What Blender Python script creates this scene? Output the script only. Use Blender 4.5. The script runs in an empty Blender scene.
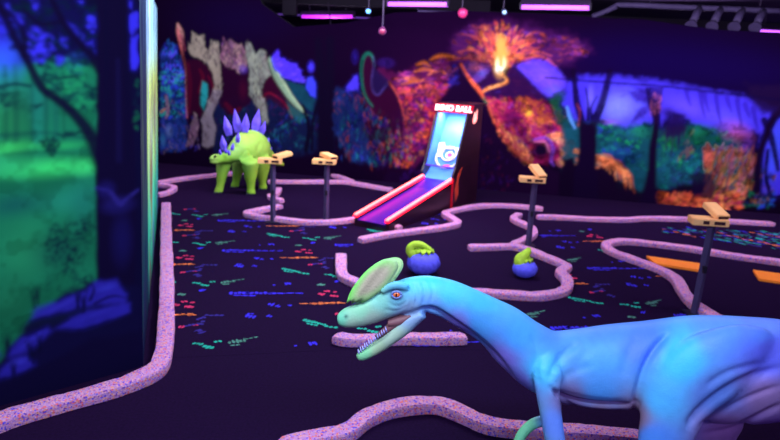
import bpy, bmesh, math, random
import numpy as np
from mathutils import Vector, Matrix
from mathutils.geometry import tessellate_polygon
random.seed(7); rng = np.random.default_rng(7)
C = bpy.context.scene.collection
PI = math.pi

# ------------------------------------------------------------------ camera
H = 2.1; FPX = 657.0; PITCH = math.atan(160/657.0); ROLL = 0.043
Fv = np.array([0, math.cos(PITCH), -math.sin(PITCH)])
_R0 = np.array([1, 0, 0.]); _U0 = np.array([0, math.sin(PITCH), math.cos(PITCH)])
Rv = math.cos(ROLL)*_R0 + math.sin(ROLL)*_U0
Uv = -math.sin(ROLL)*_R0 + math.cos(ROLL)*_U0
EYE = np.array([0, 0, H])
cam_d = bpy.data.cameras.new('camera'); cam = bpy.data.objects.new('camera', cam_d); C.objects.link(cam)
cam.matrix_world = Matrix(((Rv[0], Uv[0], -Fv[0], 0), (Rv[1], Uv[1], -Fv[1], 0), (Rv[2], Uv[2], -Fv[2], H), (0, 0, 0, 1)))
cam_d.sensor_width = 36; cam_d.lens = FPX/780*36; cam_d.clip_end = 100
cam_d.dof.use_dof = True; cam_d.dof.focus_distance = 3.0; cam_d.dof.aperture_fstop = 2.3
bpy.context.scene.camera = cam

def ray(x, y): return Fv*FPX + Rv*(x-390) + Uv*(220-y)
def fl(x, y, z=0.0):
    d = ray(x, y); t = (z-H)/d[2]; return EYE + d*t
def at(x, y, Y):
    d = ray(x, y); return EYE + d*(Y/d[1])

# ------------------------------------------------------------------ helpers
def lin(c):
    c = np.asarray(c, float)/255.0
    return np.where(c <= .04045, c/12.92, ((c+.055)/1.055)**2.4)
def mat(name, rgb, rough=.6, emit=0, ecol=None, var=.12, vs=12, spec=.3, metal=0, bump=0):
    m = bpy.data.materials.new(name); m.use_nodes = True
    nt = m.node_tree; b = nt.nodes['Principled BSDF']
    c = lin(rgb)
    b.inputs['Roughness'].default_value = rough; b.inputs['Metallic'].default_value = metal
    b.inputs['Specular IOR Level'].default_value = spec
    n = nt.nodes.new('ShaderNodeTexNoise'); n.inputs['Scale'].default_value = vs; n.inputs['Detail'].default_value = 4
    tc = nt.nodes.new('ShaderNodeTexCoord'); nt.links.new(tc.outputs['Object'], n.inputs['Vector'])
    r = nt.nodes.new('ShaderNodeValToRGB')
    r.color_ramp.elements[0].position = .3; r.color_ramp.elements[1].position = .7
    r.color_ramp.elements[0].color = (*(c*(1-var)), 1); r.color_ramp.elements[1].color = (*np.minimum(c*(1+var), 1), 1)
    nt.links.new(n.outputs['Fac'], r.inputs['Fac']); nt.links.new(r.outputs['Color'], b.inputs['Base Color'])
    if emit:
        b.inputs['Emission Color'].default_value = (*lin(ecol if ecol is not None else rgb), 1); b.inputs['Emission Strength'].default_value = emit
    if bump:
        bp = nt.nodes.new('ShaderNodeBump'); bp.inputs['Strength'].default_value = bump; bp.inputs['Distance'].default_value = .01
        nt.links.new(n.outputs['Fac'], bp.inputs['Height']); nt.links.new(bp.outputs['Normal'], b.inputs['Normal'])
    return m
def vcol_mat(name, rough=.6, spec=.2, bump=0, bs=60):
    m = bpy.data.materials.new(name); m.use_nodes = True
    nt = m.node_tree; b = nt.nodes['Principled BSDF']
    a = nt.nodes.new('ShaderNodeAttribute'); a.attribute_name = 'paint'
    nt.links.new(a.outputs['Color'], b.inputs['Base Color'])
    b.inputs['Roughness'].default_value = rough; b.inputs['Specular IOR Level'].default_value = spec
    if bump:
        n = nt.nodes.new('ShaderNodeTexNoise'); n.inputs['Scale'].default_value = bs; n.inputs['Detail'].default_value = 5
        tc = nt.nodes.new('ShaderNodeTexCoord'); nt.links.new(tc.outputs['Object'], n.inputs['Vector'])
        bp = nt.nodes.new('ShaderNodeBump'); bp.inputs['Strength'].default_value = bump; bp.inputs['Distance'].default_value = .01
        nt.links.new(n.outputs['Fac'], bp.inputs['Height']); nt.links.new(bp.outputs['Normal'], b.inputs['Normal'])
    return m
def mesh_obj(name, verts, faces, mats, parent=None, smooth=False, fm=None, world=True):
    me = bpy.data.meshes.new(name); me.from_pydata([tuple(v) for v in verts], [], [tuple(f) for f in faces])
    for m in (mats if isinstance(mats, (list, tuple)) else [mats]): me.materials.append(m)
    if fm is not None: me.polygons.foreach_set('material_index', fm)
    if smooth: me.polygons.foreach_set('use_smooth', [True]*len(me.polygons))
    me.update()
    return link(name, me, parent)
def link(name, me, parent=None):
    """vertices are given in world space; a parent only has a location, so move them into its frame"""
    o = bpy.data.objects.new(name, me); C.objects.link(o)
    if parent is not None:
        o.parent = parent
        me.transform(wm(parent).inverted())
    return o
def wm(o):
    m = Matrix.LocRotScale(o.location, o.rotation_euler, o.scale)
    return wm(o.parent) @ m if o.parent else m
def tag(o, label=None, cat=None, group=None, kind=None):
    if label: o['label'] = label
    if cat: o['category'] = cat
    if group: o['group'] = group
    if kind: o['kind'] = kind
    return o
def thing(name, label, cat, loc=(0, 0, 0), rz=0, group=None):
    o = bpy.data.objects.new(name, None); C.objects.link(o); o.empty_display_size = .1
    o.location = [float(v) for v in loc]; o.rotation_euler = (0, 0, rz)
    return tag(o, label, cat, group)
class MB:
    def __init__(s): s.v = []; s.f = []
    def add(s, v, f):
        k = len(s.v); s.v += [np.asarray(p, float) for p in v]; s.f += [tuple(i+k for i in q) for q in f]; return s
    def box(s, c, sz, ax=None):
        c = np.asarray(c, float); ax = np.eye(3) if ax is None else np.asarray(ax, float)
        h = np.asarray(sz, float)/2
        v = [c + ax[0]*h[0]*i + ax[1]*h[1]*j + ax[2]*h[2]*k for i in (-1, 1) for j in (-1, 1) for k in (-1, 1)]
        return s.add(v, [(0, 1, 3, 2), (4, 6, 7, 5), (0, 4, 5, 1), (2, 3, 7, 6), (0, 2, 6, 4), (1, 5, 7, 3)])
    def loft(s, P, ru, rl=None, lat=(0, 1, 0), n=20, sub=1, pw=2.0):
        P = np.asarray(P, float); ru = np.asarray(ru, float); rl = ru if rl is None else np.asarray(rl, float)
        if sub > 1:
            A = np.column_stack([P, ru, rl]); A = crom(A, sub); P, ru, rl = A[:, :3], A[:, 3], A[:, 4]
        T = np.gradient(P, axis=0); T /= np.linalg.norm(T, axis=1)[:, None]
        V = []; F = []
        lat = np.asarray(lat, float)
        for i in range(len(P)):
            l = lat - T[i]*(lat@T[i]); l /= np.linalg.norm(l)+1e-9
            u = np.cross(T[i], l)
            for k in range(n):
                a = 2*PI*k/n; ca, sa = math.cos(a), math.sin(a)
                q = (abs(ca)**pw+abs(sa)**pw)**(-1/pw)
                V.append(P[i]+(l*ca*rl[i]+u*sa*ru[i])*q)
        for i in range(len(P)-1):
            for k in range(n):
                F.append((i*n+k, i*n+(k+1) % n, (i+1)*n+(k+1) % n, (i+1)*n+k))
        F.append(tuple(range(n))[::-1]); F.append(tuple((len(P)-1)*n+k for k in range(n)))
        return s.add(V, F)
    def tube(s, P, r, n=12, lat=(0.13, .3, 1)):
        r = [r]*len(P) if np.isscalar(r) else r
        return s.loft(P, r, r, lat=lat, n=n)
    def prism(s, pts, d):
        """closed outline (list of 3d points) pushed along vector d"""
        n = len(pts); d = np.asarray(d, float); V = [np.asarray(p, float) for p in pts]+[np.asarray(p, float)+d for p in pts]
        F = [tuple(range(n))[::-1], tuple(range(n, 2*n))]+[(i, (i+1) % n, n+(i+1) % n, n+i) for i in range(n)]
        return s.add(V, F)
    def sphere(s, c, r, n=16, m=10):
        c = np.asarray(c, float); r = np.asarray(r, float)*np.ones(3); V = [c+[0, 0, r[2]]]; F = []
        for j in range(1, m):
            for k in range(n):
                a, b = PI*j/m, 2*PI*k/n; V.append(c+r*[math.sin(a)*math.cos(b), math.sin(a)*math.sin(b), math.cos(a)])
        V.append(c-[0, 0, r[2]])
        for k in range(n):
            F.append((0, 1+k, 1+(k+1) % n)); L = 1+(m-2)*n; F.append((len(V)-1, L+(k+1) % n, L+k))
            for j in range(m-2): F.append((1+j*n+k, 1+(j+1)*n+k, 1+(j+1)*n+(k+1) % n, 1+j*n+(k+1) % n))
        return s.add(V, F)
    def build(s, name, m, parent=None, smooth=False, bevel=0):
        o = mesh_obj(name, s.v, s.f, m, parent, smooth)
        bm = bmesh.new(); bm.from_mesh(o.data); bmesh.ops.recalc_face_normals(bm, faces=bm.faces)
        if bevel: bmesh.ops.bevel(bm, geom=bm.edges[:], offset=bevel, segments=2, affect='EDGES')
        bm.to_mesh(o.data); bm.free()
        return o
def crom(A, sub):
    A = np.asarray(A, float); Q = np.vstack([2*A[0]-A[1], A, 2*A[-1]-A[-2]]); out = []
    for i in range(1, len(Q)-2):
        for k in range(sub):
            t = k/sub
            out.append(.5*((2*Q[i])+(-Q[i-1]+Q[i+1])*t+(2*Q[i-1]-5*Q[i]+4*Q[i+1]-Q[i+2])*t*t+(-Q[i-1]+3*Q[i]-3*Q[i+1]+Q[i+2])*t**3))
    out.append(A[-1]); return np.array(out)
def sstep(x): x = np.clip(x, 0, 1); return x*x*(3-2*x)

# ------------------------------------------------------------------ mural painter (a canvas on a flat wall, in metres)
class Canvas:
    def __init__(s, O, d, L, Ht, step, base):
        s.lean = 0.0; s.leand = np.zeros(3); s.O = np.asarray(O, float); s.d = np.asarray(d, float); s.nrm = np.array([s.d[1], -s.d[0], 0.])
        s.ns = int(L/step)+1; s.nz = int(Ht/step)+1; s.step = step
        s.s = np.linspace(0, L, s.ns); s.z = np.linspace(0, Ht, s.nz)
        s.S, s.Z = np.meshgrid(s.s, s.z); s.A = np.zeros((s.nz, s.ns, 3)) + lin(base); s.L = L; s.Ht = Ht
        q = np.array([s.O[0]+s.d[0]*L/2, s.O[1]+s.d[1]*L/2]); s.k = np.linalg.norm(q)/FPX*1.0
    def P(s, x, y):
        d = ray(x, y); t = ((s.O-EYE)@s.nrm)/(d@s.nrm); p = EYE+d*t
        return np.array([(p-s.O)@s.d-s.lean*p[2], p[2]])
    def win(s, lo, hi):
        a = max(0, int((lo[0])/s.step)-1); b = min(s.ns, int(hi[0]/s.step)+2)
        c = max(0, int((lo[1])/s.step)-1); e = min(s.nz, int(hi[1]/s.step)+2)
        return (slice(c, e), slice(a, b)) if b > a and e > c else None
    def blend(s, w, cov, col):
        s.A[w] = s.A[w]*(1-cov[..., None]) + lin(col)*cov[..., None]
    def stroke_m(s, Q, R, col, a=1, soft=.45):
        Q = np.asarray(Q); R = np.asarray(R); m = R.max()*(1+soft)
        w = s.win(Q.min(0)-m, Q.max(0)+m)
        if w is None: return
        X, Z = s.S[w], s.Z[w]; cov = np.zeros(X.shape)
        for i in range(len(Q)-1):
            v = Q[i+1]-Q[i]; t = np.clip(((X-Q[i][0])*v[0]+(Z-Q[i][1])*v[1])/(v@v+1e-12), 0, 1)
            D = np.hypot(X-Q[i][0]-t*v[0], Z-Q[i][1]-t*v[1]); r = R[i]+(R[i+1]-R[i])*t
            cov = np.maximum(cov, sstep((r*(1+soft)-D)/(2*soft*r+1e-6)))
        s.blend(w, cov*a, col)
    def stroke(s, pts, wd, col, a=1, soft=.45):
        wd = [wd]*len(pts) if np.isscalar(wd) else wd
        A = np.column_stack([[s.P(*p) for p in pts], np.array(wd, float)/2*s.k])
        if len(pts) > 2: A = crom(A, 4)
        s.stroke_m(A[:, :2], np.maximum(A[:, 2], .001), col, a, soft)
    def poly(s, pts, col, a=1, soft=2.5, nz=0, ns_=.08):
        Q = np.array([s.P(*p) for p in pts]); sf = soft*s.k; m = sf+nz*s.k
        w = s.win(Q.min(0)-m, Q.max(0)+m)
        if w is None: return
        X, Z = s.S[w], s.Z[w]; ins = np.zeros(X.shape, bool); D = np.full(X.shape, 1e9)
        for i in range(len(Q)):
            p, q = Q[i], Q[(i+1) % len(Q)]; v = q-p
            t = np.clip(((X-p[0])*v[0]+(Z-p[1])*v[1])/(v@v+1e-12), 0, 1)
            D = np.minimum(D, np.hypot(X-p[0]-t*v[0], Z-p[1]-t*v[1]))
            c = ((p[1] > Z) != (q[1] > Z)) & (X < (q[0]-p[0])*(Z-p[1])/(q[1]-p[1]+1e-12)+p[0]); ins ^= c
        D = np.where(ins, D, -D)
        if nz: D = D + nz*s.k*(fbm(X, Z, ns_)-.5)*2
        s.blend(w, sstep((D+sf/2)/sf)*a, col)
    def blob(s, x, y, rx, ry, col, a=1, rot=0, hard=0, nz=0):
        c = s.P(x, y); rx *= s.k; ry *= s.k; m = max(rx, ry)*1.6
        w = s.win(c-m, c+m)
        if w is None: return
        X, Z = s.S[w]-c[0], s.Z[w]-c[1]; u = X*math.cos(rot)+Z*math.sin(rot); v = -X*math.sin(rot)+Z*math.cos(rot)
        d = np.hypot(u/rx, v/ry)
        if nz: d = d+nz*(fbm(s.S[w], s.Z[w], .12)-.5)*2
        s.blend(w, a*sstep((1.35-d)/(1.35-hard)), col)
    def dabs(s, pts, n, cols, ln=(3, 8), wd=(1, 2.5), ang=(-20, 20), a=(.4, .9), f=.78):
        """short brush marks scattered over a polygon; angle in degrees, 90 = upright"""
        P = np.array(pts, float); lo, hi = P.min(0), P.max(0); k = 0; tr = 0; n = int(n*1.5)
        while k < n and tr < n*20:
            tr += 1; x, y = rng.uniform(lo, hi)
            c = False
            for i in range(len(P)):
                p, q = P[i], P[(i+1) % len(P)]
                if (p[1] > y) != (q[1] > y) and x < (q[0]-p[0])*(y-p[1])/(q[1]-p[1]+1e-12)+p[0]: c = not c
            if not c: continue
            k += 1; an = math.radians(rng.uniform(*ang)+rng.normal(0, 14)); l = rng.uniform(*ln)/2*f; b = rng.uniform(-.35, .35)
            dx, dy = math.cos(an)*l, -math.sin(an)*l; w = rng.uniform(*wd)*f
            nn = len(cols); cx = np.array([x*1.0]); cy = np.array([y*1.0]); g1 = float(fbm(cx, cy, 15.0)[0]); g2 = float(fbm(cx+300, cy, 19.0)[0])
            ci = int((g1*1.9-.45)*nn*1.0+rng.uniform(-.8, .8)) % nn; al = rng.uniform(*a)*min(1, max(.12, (g2-.28)*4.2))
            s.stroke([(x-dx, y-dy), (x-dy*b, y+dx*b), (x+dx, y+dy)], [w*.4, w, w*.3], cols[ci], al)
def soften(cv, px, mottle=0, sc=.09):
    """airbrush softness, then blotchy paint coverage"""
    sg = px*cv.k/cv.step; m = int(3*sg)+1; g = np.exp(-.5*(np.arange(-m, m+1)/sg)**2); g /= g.sum(); A = cv.A
    for ax in (0, 1):
        B = np.pad(A, [(m, m) if ax == 0 else (0, 0), (m, m) if ax == 1 else (0, 0), (0, 0)], mode='edge'); n = A.shape[ax]
        A = sum(g[i]*(B[i:i+n] if ax == 0 else B[:, i:i+n]) for i in range(2*m+1))
    if mottle:
        f = fbm(cv.S, cv.Z, sc); sky = sstep((A[..., 2]-A[..., 0]*1.6-.12)*3.5); hot = sstep((A[..., 0]-.75)*5)
        w = sstep(A.max(-1)*9-.25)*(1-sky*.85)*(1-hot)*sstep((A.max(-1)-A.min(-1))/(A.max(-1)+.01)*2.2-.5); f2 = fbm(cv.S+40, cv.Z*1.3, sc*5)
        A = A*(1-mottle*w*sstep((.52-f)*5))[..., None]*(1-mottle*1.25*w*sstep((.50-f2)*5))[..., None]*(1+.6*mottle*w*sstep((f2-.55)*5))[..., None]
    cv.A = A
_tab = rng.random((256, 256))
def vnoise(X, Z, sc):
    u, v = X/sc+1000, Z/sc+1000; i, j = np.floor(u).astype(int), np.floor(v).astype(int); fu, fv = sstep(u-i), sstep(v-j)
    g = lambda a, b: _tab[a % 256, b % 256]
    return (g(i, j)*(1-fu)+g(i+1, j)*fu)*(1-fv)+(g(i, j+1)*(1-fu)+g(i+1, j+1)*fu)*fv
def fbm(X, Z, sc): return (vnoise(X, Z, sc)+.5*vnoise(X, Z, sc/2.1)+.25*vnoise(X, Z, sc/4.3))/1.75
def painted_wall(name, cv, mats, top=None, thick=.12, gain=1.0, pt=None):
    """one mesh: the painted face as a fine grid, then top, back and end faces"""
    ns, nz = cv.ns, cv.nz
    tz = np.full(ns, cv.Ht) if top is None else np.interp(cv.s, top[0], top[1])
    Zs = cv.Z*1.0
    fz = np.minimum(cv.Z, tz[None, :])
    V = np.zeros((nz, ns, 3)); V[..., 0] = cv.O[0]+cv.d[0]*cv.S; V[..., 1] = cv.O[1]+cv.d[1]*cv.S; V[..., 2] = fz
    V += fz[..., None]*cv.leand
    V = V.reshape(-1, 3); i = np.arange(nz-1)[:, None]*ns+np.arange(ns-1)[None, :]
    F = np.stack([i, i+1, i+1+ns, i+ns], -1).reshape(-1, 4)
    keep = ~((fz[1:, :-1]-fz[:-1, :-1] < 1e-6) & (fz[1:, 1:]-fz[:-1, 1:] < 1e-6)).reshape(-1); F = F[keep]
    bk = -cv.nrm*thick; n0 = len(V)
    f_top = V[(nz-1)*ns:(nz-1)*ns+ns]; f_bot = V[:ns]
    V = np.vstack([V, f_top+bk, f_bot+bk]); j = np.arange(ns-1)
    T = np.stack([(nz-1)*ns+j, (nz-1)*ns+j+1, n0+j+1, n0+j], -1); B = np.stack([n0+j, n0+j+1, n0+ns+j+1, n0+ns+j], -1)
    E = np.array([[0, (nz-1)*ns, n0, n0+ns], [ns-1, n0+2*ns-1, n0+ns-1, nz*ns-1]])
    FF = np.vstack([F, T, B, E]); me = bpy.data.meshes.new(name)
    me.vertices.add(len(V)); me.vertices.foreach_set('co', V.reshape(-1))
    me.loops.add(len(FF)*4); me.loops.foreach_set('vertex_index', FF.reshape(-1).astype(np.int32))
    me.polygons.add(len(FF)); me.polygons.foreach_set('loop_start', np.arange(len(FF), dtype=np.int32)*4)
    me.polygons.foreach_set('loop_total', np.full(len(FF), 4, np.int32))
    mi = np.zeros(len(FF), np.int32); mi[len(F):] = 1
    me.update(calc_edges=True); me.validate()
    for m in mats: me.materials.append(m)
    if len(me.polygons) == len(FF): me.polygons.foreach_set('material_index', mi)
    col = np.ones((len(V), 4), np.float32); col[:n0, :3] = (np.clip(cv.A*gain, 0, .92)).reshape(-1, 3); col[n0:, :3] = .01
    at_ = me.color_attributes.new('paint', 'FLOAT_COLOR', 'POINT'); at_.data.foreach_set('color', col.reshape(-1))
    o = bpy.data.objects.new(name, me); C.objects.link(o)
    return tag(o, kind='structure')

# ------------------------------------------------------------------ the back mural
WO = np.array([-6.4, 12.855, 0.]); wd_ = np.array([6.13+4.44, 10.14-12.43, 0.]); wd_ /= np.linalg.norm(wd_)
cv = Canvas(WO, wd_, 14.0, 3.42, .0135, (15, 3, 26))
P_, S_, B_, D_, Y_ = cv.poly, cv.stroke, cv.blob, cv.dabs, None
DARK = (15, 4, 26)
# soft violet wash in the upper part
B_(650, 62, 150, 34, (16, 4, 58), .8); B_(740, 74, 90, 22, (18, 5, 60), .6); B_(470, 60, 110, 60, (36, 6, 46), .5)
B_(230, 20, 80, 30, (14, 4, 40), .7); B_(430, 130, 70, 60, (56, 8, 54), .5)
# --- left: blue and teal undergrowth
P_([(160, 55), (166, 44), (176, 46), (180, 60), (186, 72), (187, 110), (186, 150), (160, 152)], (26, 50, 120), .9, 3, 3)
D_([(161, 50), (168, 40), (178, 46), (186, 80), (162, 84)], 110, [(60, 55, 240), (50, 80, 235), (90, 60, 230), (30, 110, 190)], (3, 7), (1, 2.5), (30, 150))
D_([(160, 72), (186, 72), (187, 118), (160, 118)], 130, [(30, 140, 150), (30, 100, 170), (40, 60, 200), (40, 160, 130), (10, 20, 50)], (3, 7), (1, 2.8), (-90, 90))
D_([(160, 100), (190, 100), (200, 150), (160, 155)], 110, [(30, 80, 120), (20, 40, 110), (110, 90, 120), (60, 50, 150), (10, 10, 40)], (3, 8), (1, 2.4), (20, 160))
S_([(166, 96), (168, 110), (166, 118)], [3, 4, 2], (130, 90, 110), .8); S_([(161, 112), (165, 109)], [2, 2], (190, 120, 60), .8)
B_(169, 131, 5, 8, (80, 100, 150), .8); B_(163, 140, 4, 8, (50, 120, 150), .5)
P_([(212, 98), (336, 90), (336, 152), (214, 158)], (14, 22, 56), .9, 8, 5)
D_([(214, 100), (334, 96), (334, 148), (216, 152)], 420, [(22, 60, 110), (20, 90, 100), (30, 40, 130), (60, 20, 70), (10, 8, 34), (12, 10, 40), (30, 110, 120)], (3, 9), (.8, 2.4), (30, 150), (.3, .8))
# dark red body of the striding dinosaur
P_([(184, 60), (200, 60), (216, 74), (216, 92), (206, 104), (201, 118), (193, 114), (187, 122), (186, 90)], (40, 5, 30), .95, 3, 2)
S_([(188, 64), (190, 84), (189, 112)], [3, 5, 3], (70, 8, 34), .7); S_([(200, 70), (203, 78), (199, 92)], [3, 4, 3], (84, 10, 34), .6); S_([(208, 76), (214, 90), (208, 106)], [2, 3, 2], (90, 10, 36), .6)
P_([(220, 60), (250, 70), (252, 100), (240, 112), (228, 116), (218, 104)], (30, 4, 30), .95, 3, 2)
S_([(226, 104), (234, 112), (240, 108)], [5, 6, 3], (70, 8, 32), .7); B_(243, 90, 6, 12, (60, 8, 34), .6)
P_([(262, 78), (272, 74), (284, 92), (300, 110), (298, 118), (284, 108), (268, 98), (264, 110), (258, 96)], (44, 6, 30), .8, 3, 2)
P_([(202, 80), (207, 84), (208, 96), (204, 110), (200, 104)], (30, 140, 140), .9, 2, 1)
# bony plates, legs and tail
TAN = [(158, 150, 128), (140, 140, 118), (120, 110, 105), (172, 165, 140), (96, 88, 92)]
def hide(pts, base, cols, n, ang=(60, 120)):
    P_(pts, base, .95, 1.6, 1.2, .05); D_(pts, n, cols, (3, 8), (.8, 1.8), ang, (.4, .9)); D_(pts, int(n*1.1), [(34, 20, 40), (70, 56, 60), (90, 80, 76)], (4, 10), (.7, 1.5), ang, (.5, .9))
hide([(192, 32), (199, 36), (204, 35), (205, 48), (209.5, 51), (211, 40), (215, 43), (218, 42), (219.5, 51), (220.5, 75), (222, 86), (218, 98), (212, 98), (215, 84), (213, 75), (208, 64), (199, 58), (191, 55), (188, 49), (188, 42), (192, 45)], (138, 130, 112), TAN, 90)
hide([(213, 90), (222, 90), (217, 104), (212, 115), (216, 127), (214, 145), (208, 148), (202, 145), (203, 129), (201, 120), (207, 106)], (112, 104, 112), [(150, 140, 140), (90, 80, 95), (60, 50, 70), (150, 150, 140)], 60, (70, 130))
hide([(195, 113), (199, 125), (196.5, 136), (193, 145), (186, 146.5), (189.6, 131)], (104, 76, 100), [(140, 100, 120), (70, 40, 70), (150, 130, 130)], 26)
hide([(221, 49.5), (223, 38.6), (228, 44), (230.5, 39.5), (235, 44), (243, 46), (246, 53), (247, 66), (240, 72), (233, 68), (226, 66), (221, 60)], (124, 84, 104), [(158, 120, 122), (130, 80, 110), (100, 60, 120), (172, 140, 130), (90, 50, 90)], 90, (60, 130))
B_(243, 69, 6, 5, (90, 60, 170), .6)
hide([(246, 43), (250, 43), (255, 55), (259, 51), (262, 49), (266, 53), (268, 66), (271, 75), (264, 80), (261, 92), (266, 106), (268.5, 122), (263, 123), (258, 108), (250, 95), (249, 80), (250, 70), (246, 55)], (118, 126, 112), [(150, 160, 130), (100, 110, 100), (80, 90, 90), (140, 130, 130)], 100)
S_([(271, 60), (277, 74), (285, 89), (295, 103), (307, 115)], [6, 9, 7, 5, 1.5], (120, 150, 118)); S_([(273, 62), (279, 74), (287, 88), (297, 103), (307, 115)], [2, 3, 2.4, 2, 1], (160, 185, 140), .8)
S_([(262, 98), (269, 93), (281, 100), (289, 110), (292, 118)], [1, 1.8, 1.4, 1.4, 1], (130, 16, 44), .6)
S_([(177.7, 24), (180, 33), (182, 44)], [2, 7, 3], (170, 120, 110)); S_([(178, 30), (180, 42), (183, 56), (185.5, 70), (186, 96), (187, 118)], [3, 3, 1.6, 1.2, 1.2, 1], (180, 90, 90), .85)
S_([(181, 36), (185, 50)], [4, 2], (120, 50, 70), .8)
# blue sky behind the tail
P_([(271, 59), (278, 49.5), (281, 58), (285, 58), (290, 63), (297, 64), (302, 74), (306, 84), (295, 83), (282, 77), (274, 68)], (72, 48, 215), .95, 3, 2)
D_([(272, 58), (297, 64), (305, 82), (282, 76)], 40, [(90, 60, 235), (50, 40, 170), (110, 70, 225)], (5, 12), (1, 2), (5, 40))
P_([(283, 79), (306, 84), (316, 96), (312, 112), (296, 100)], (16, 62, 78), .8, 4, 2)
B_(311, 67, 4, 6, (64, 50, 220)); P_([(307, 77), (313, 76), (317, 86), (316, 98), (310, 96), (306, 86)], (56, 60, 215), .95, 3, 1.5)
P_([(286, 100), (296, 108), (306, 116), (300, 124), (290, 116)], (28, 90, 90), .6, 3, 2)
# tall dark trunks
S_([(318, 40), (322, 90), (324, 150)], [6, 12, 16], (12, 5, 26)); S_([(330, 40), (331, 150)], [8, 9], (12, 5, 26))
S_([(303, 106), (309, 128), (306, 150)], [3, 4, 5], (10, 6, 26)); S_([(320, 98), (313, 120), (312, 150)], [4, 3, 3], (10, 6, 26))
# --- long necked dinosaur and undergrowth
P_([(344, 92), (347, 84), (354, 76), (358, 74), (359, 96), (350, 98)], (66, 50, 205), .95, 4, 2); B_(355, 57, 3.5, 7, (50, 30, 150), .8)
B_(386, 63, 9, 5, (60, 30, 130), .6)
P_([(334, 92), (338, 88), (360, 92), (362, 130), (376, 165), (350, 160), (334, 130)], (22, 34, 86), .8, 6, 4)
D_([(334, 92), (362, 92), (380, 120), (388, 165), (340, 158), (334, 120)], 210, [(26, 90, 120), (24, 120, 130), (40, 50, 160), (20, 60, 110), (110, 40, 40), (16, 10, 44)], (4, 12), (.8, 2), (60, 120), (.35, .8))
D_([(362, 108), (388, 112), (402, 130), (400, 168), (372, 168)], 130, [(30, 140, 130), (90, 40, 150), (200, 80, 40), (50, 50, 170), (30, 80, 130)], (4, 12), (.7, 1.8), (70, 110), (.3, .8))
P_([(378, 70), (400, 74), (446, 60), (446, 170), (410, 168), (398, 140), (404, 110), (395, 92)], (88, 18, 70), .7, 8, 5)
D_([(398, 88), (446, 82), (446, 120), (432, 128), (424, 152), (408, 168), (396, 164), (390, 140), (402, 118)], 420, [(225, 90, 40), (190, 40, 100), (225, 60, 50), (120, 40, 150), (150, 24, 80), (235, 130, 50), (60, 12, 50)], (3, 8), (1, 2.6), (-70, 70), (.4, .9))
D_([(386, 118), (410, 118), (416, 160), (400, 168), (388, 150)], 70, [(220, 100, 50), (80, 150, 90), (200, 50, 50), (60, 60, 190)], (4, 9), (.8, 1.8), (60, 130), (.4, .9))
B_(437, 120, 10, 30, (215, 20, 60), .35)
for (a, b, c_) in (((398, 81), (409, 78), (417, 79)), ((401, 84), (410, 82), (424, 80)), ((416, 65), (424, 63), (431, 67)), ((414, 72), (424, 69), (434, 71)), ((430, 60), (440, 56), (458, 57)), ((428, 75), (438, 70), (446, 74))):
    S_([a, b, c_], [1, 3.4, 1], (226, 110, 52), .85)
D_([(392, 78), (404, 72), (446, 58), (448, 92), (410, 98), (398, 90)], 130, [(150, 50, 90), (200, 80, 50), (100, 40, 130), (170, 50, 130), (60, 14, 60)], (6, 14), (1, 2.6), (-15, 25), (.3, .75))
P_([(372, 55), (375, 65), (371, 80), (373, 92), (378, 96), (385, 90), (393, 90), (400, 105), (404, 122), (402, 142), (398, 120), (394, 140), (388, 118), (375, 116), (366, 102), (362, 82), (362, 62), (366, 54)], (40, 5, 34), .95, 2, 1)
P_([(371, 74), (375, 68), (384, 76), (391, 82), (387, 86), (382, 93), (377, 95), (373, 90)], (26, 14, 56), .9, 3, 1)
S_([(374, 66), (372.5, 57), (368, 53.4), (363.5, 58), (361.5, 69.5), (362.5, 85.5), (366, 97), (373, 107)], [.8, 1.5, 2.2, 2.2, 1.8, 1.5, 1.2, .8], (28, 128, 104), .85)
S_([(373, 56), (374, 64), (371.5, 80), (373, 91), (378, 95), (384, 88), (389, 82)], [.8, 1.2, 1, 1.3, 1.3, 1.2, .8], (80, 60, 140), .7)
S_([(389, 82), (396, 92), (401, 104), (405, 120), (407, 132)], [1.4, 1.6, 1.4, 1.4, 1], (200, 80, 60), .7)
for x, y, a_, c_ in ((408, 120, 18, (40, 6, 50)), (396, 150, 14, (30, 8, 50)), (436, 96, 12, (50, 8, 60)), (424, 150, 12, (50, 8, 60)), (416, 100, 9, (70, 10, 70))): B_(x, y, a_, a_*.9, c_, .55, 0, 0, .3)
# --- dark peak behind the game and its sky
P_([(440, 100), (447, 92), (455, 76), (461, 64), (467, 76), (479, 92), (492, 110), (500, 130), (512, 150), (528, 164), (560, 172), (560, 215), (360, 215), (388, 172), (412, 172), (432, 148), (438, 122)], (24, 5, 36), 1, 4, 2)
D_([(445, 66), (456, 64), (458, 86), (449, 88)], 40, [(60, 50, 180), (44, 30, 130), (150, 60, 60), (24, 10, 60)], (3, 8), (1, 2.4), (-20, 60), (.4, .9))
D_([(474, 120), (500, 150), (520, 170), (500, 200), (474, 200)], 60, [(60, 20, 110), (90, 20, 60), (40, 10, 80), (110, 40, 40)], (3, 8), (1, 2), (30, 110), (.2, .55))
D_([(410, 168), (436, 150), (436, 175), (420, 182), (396, 180)], 30, [(60, 20, 110), (90, 20, 60)], (5, 10), (1, 2), (30, 110), (.2, .5))
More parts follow.
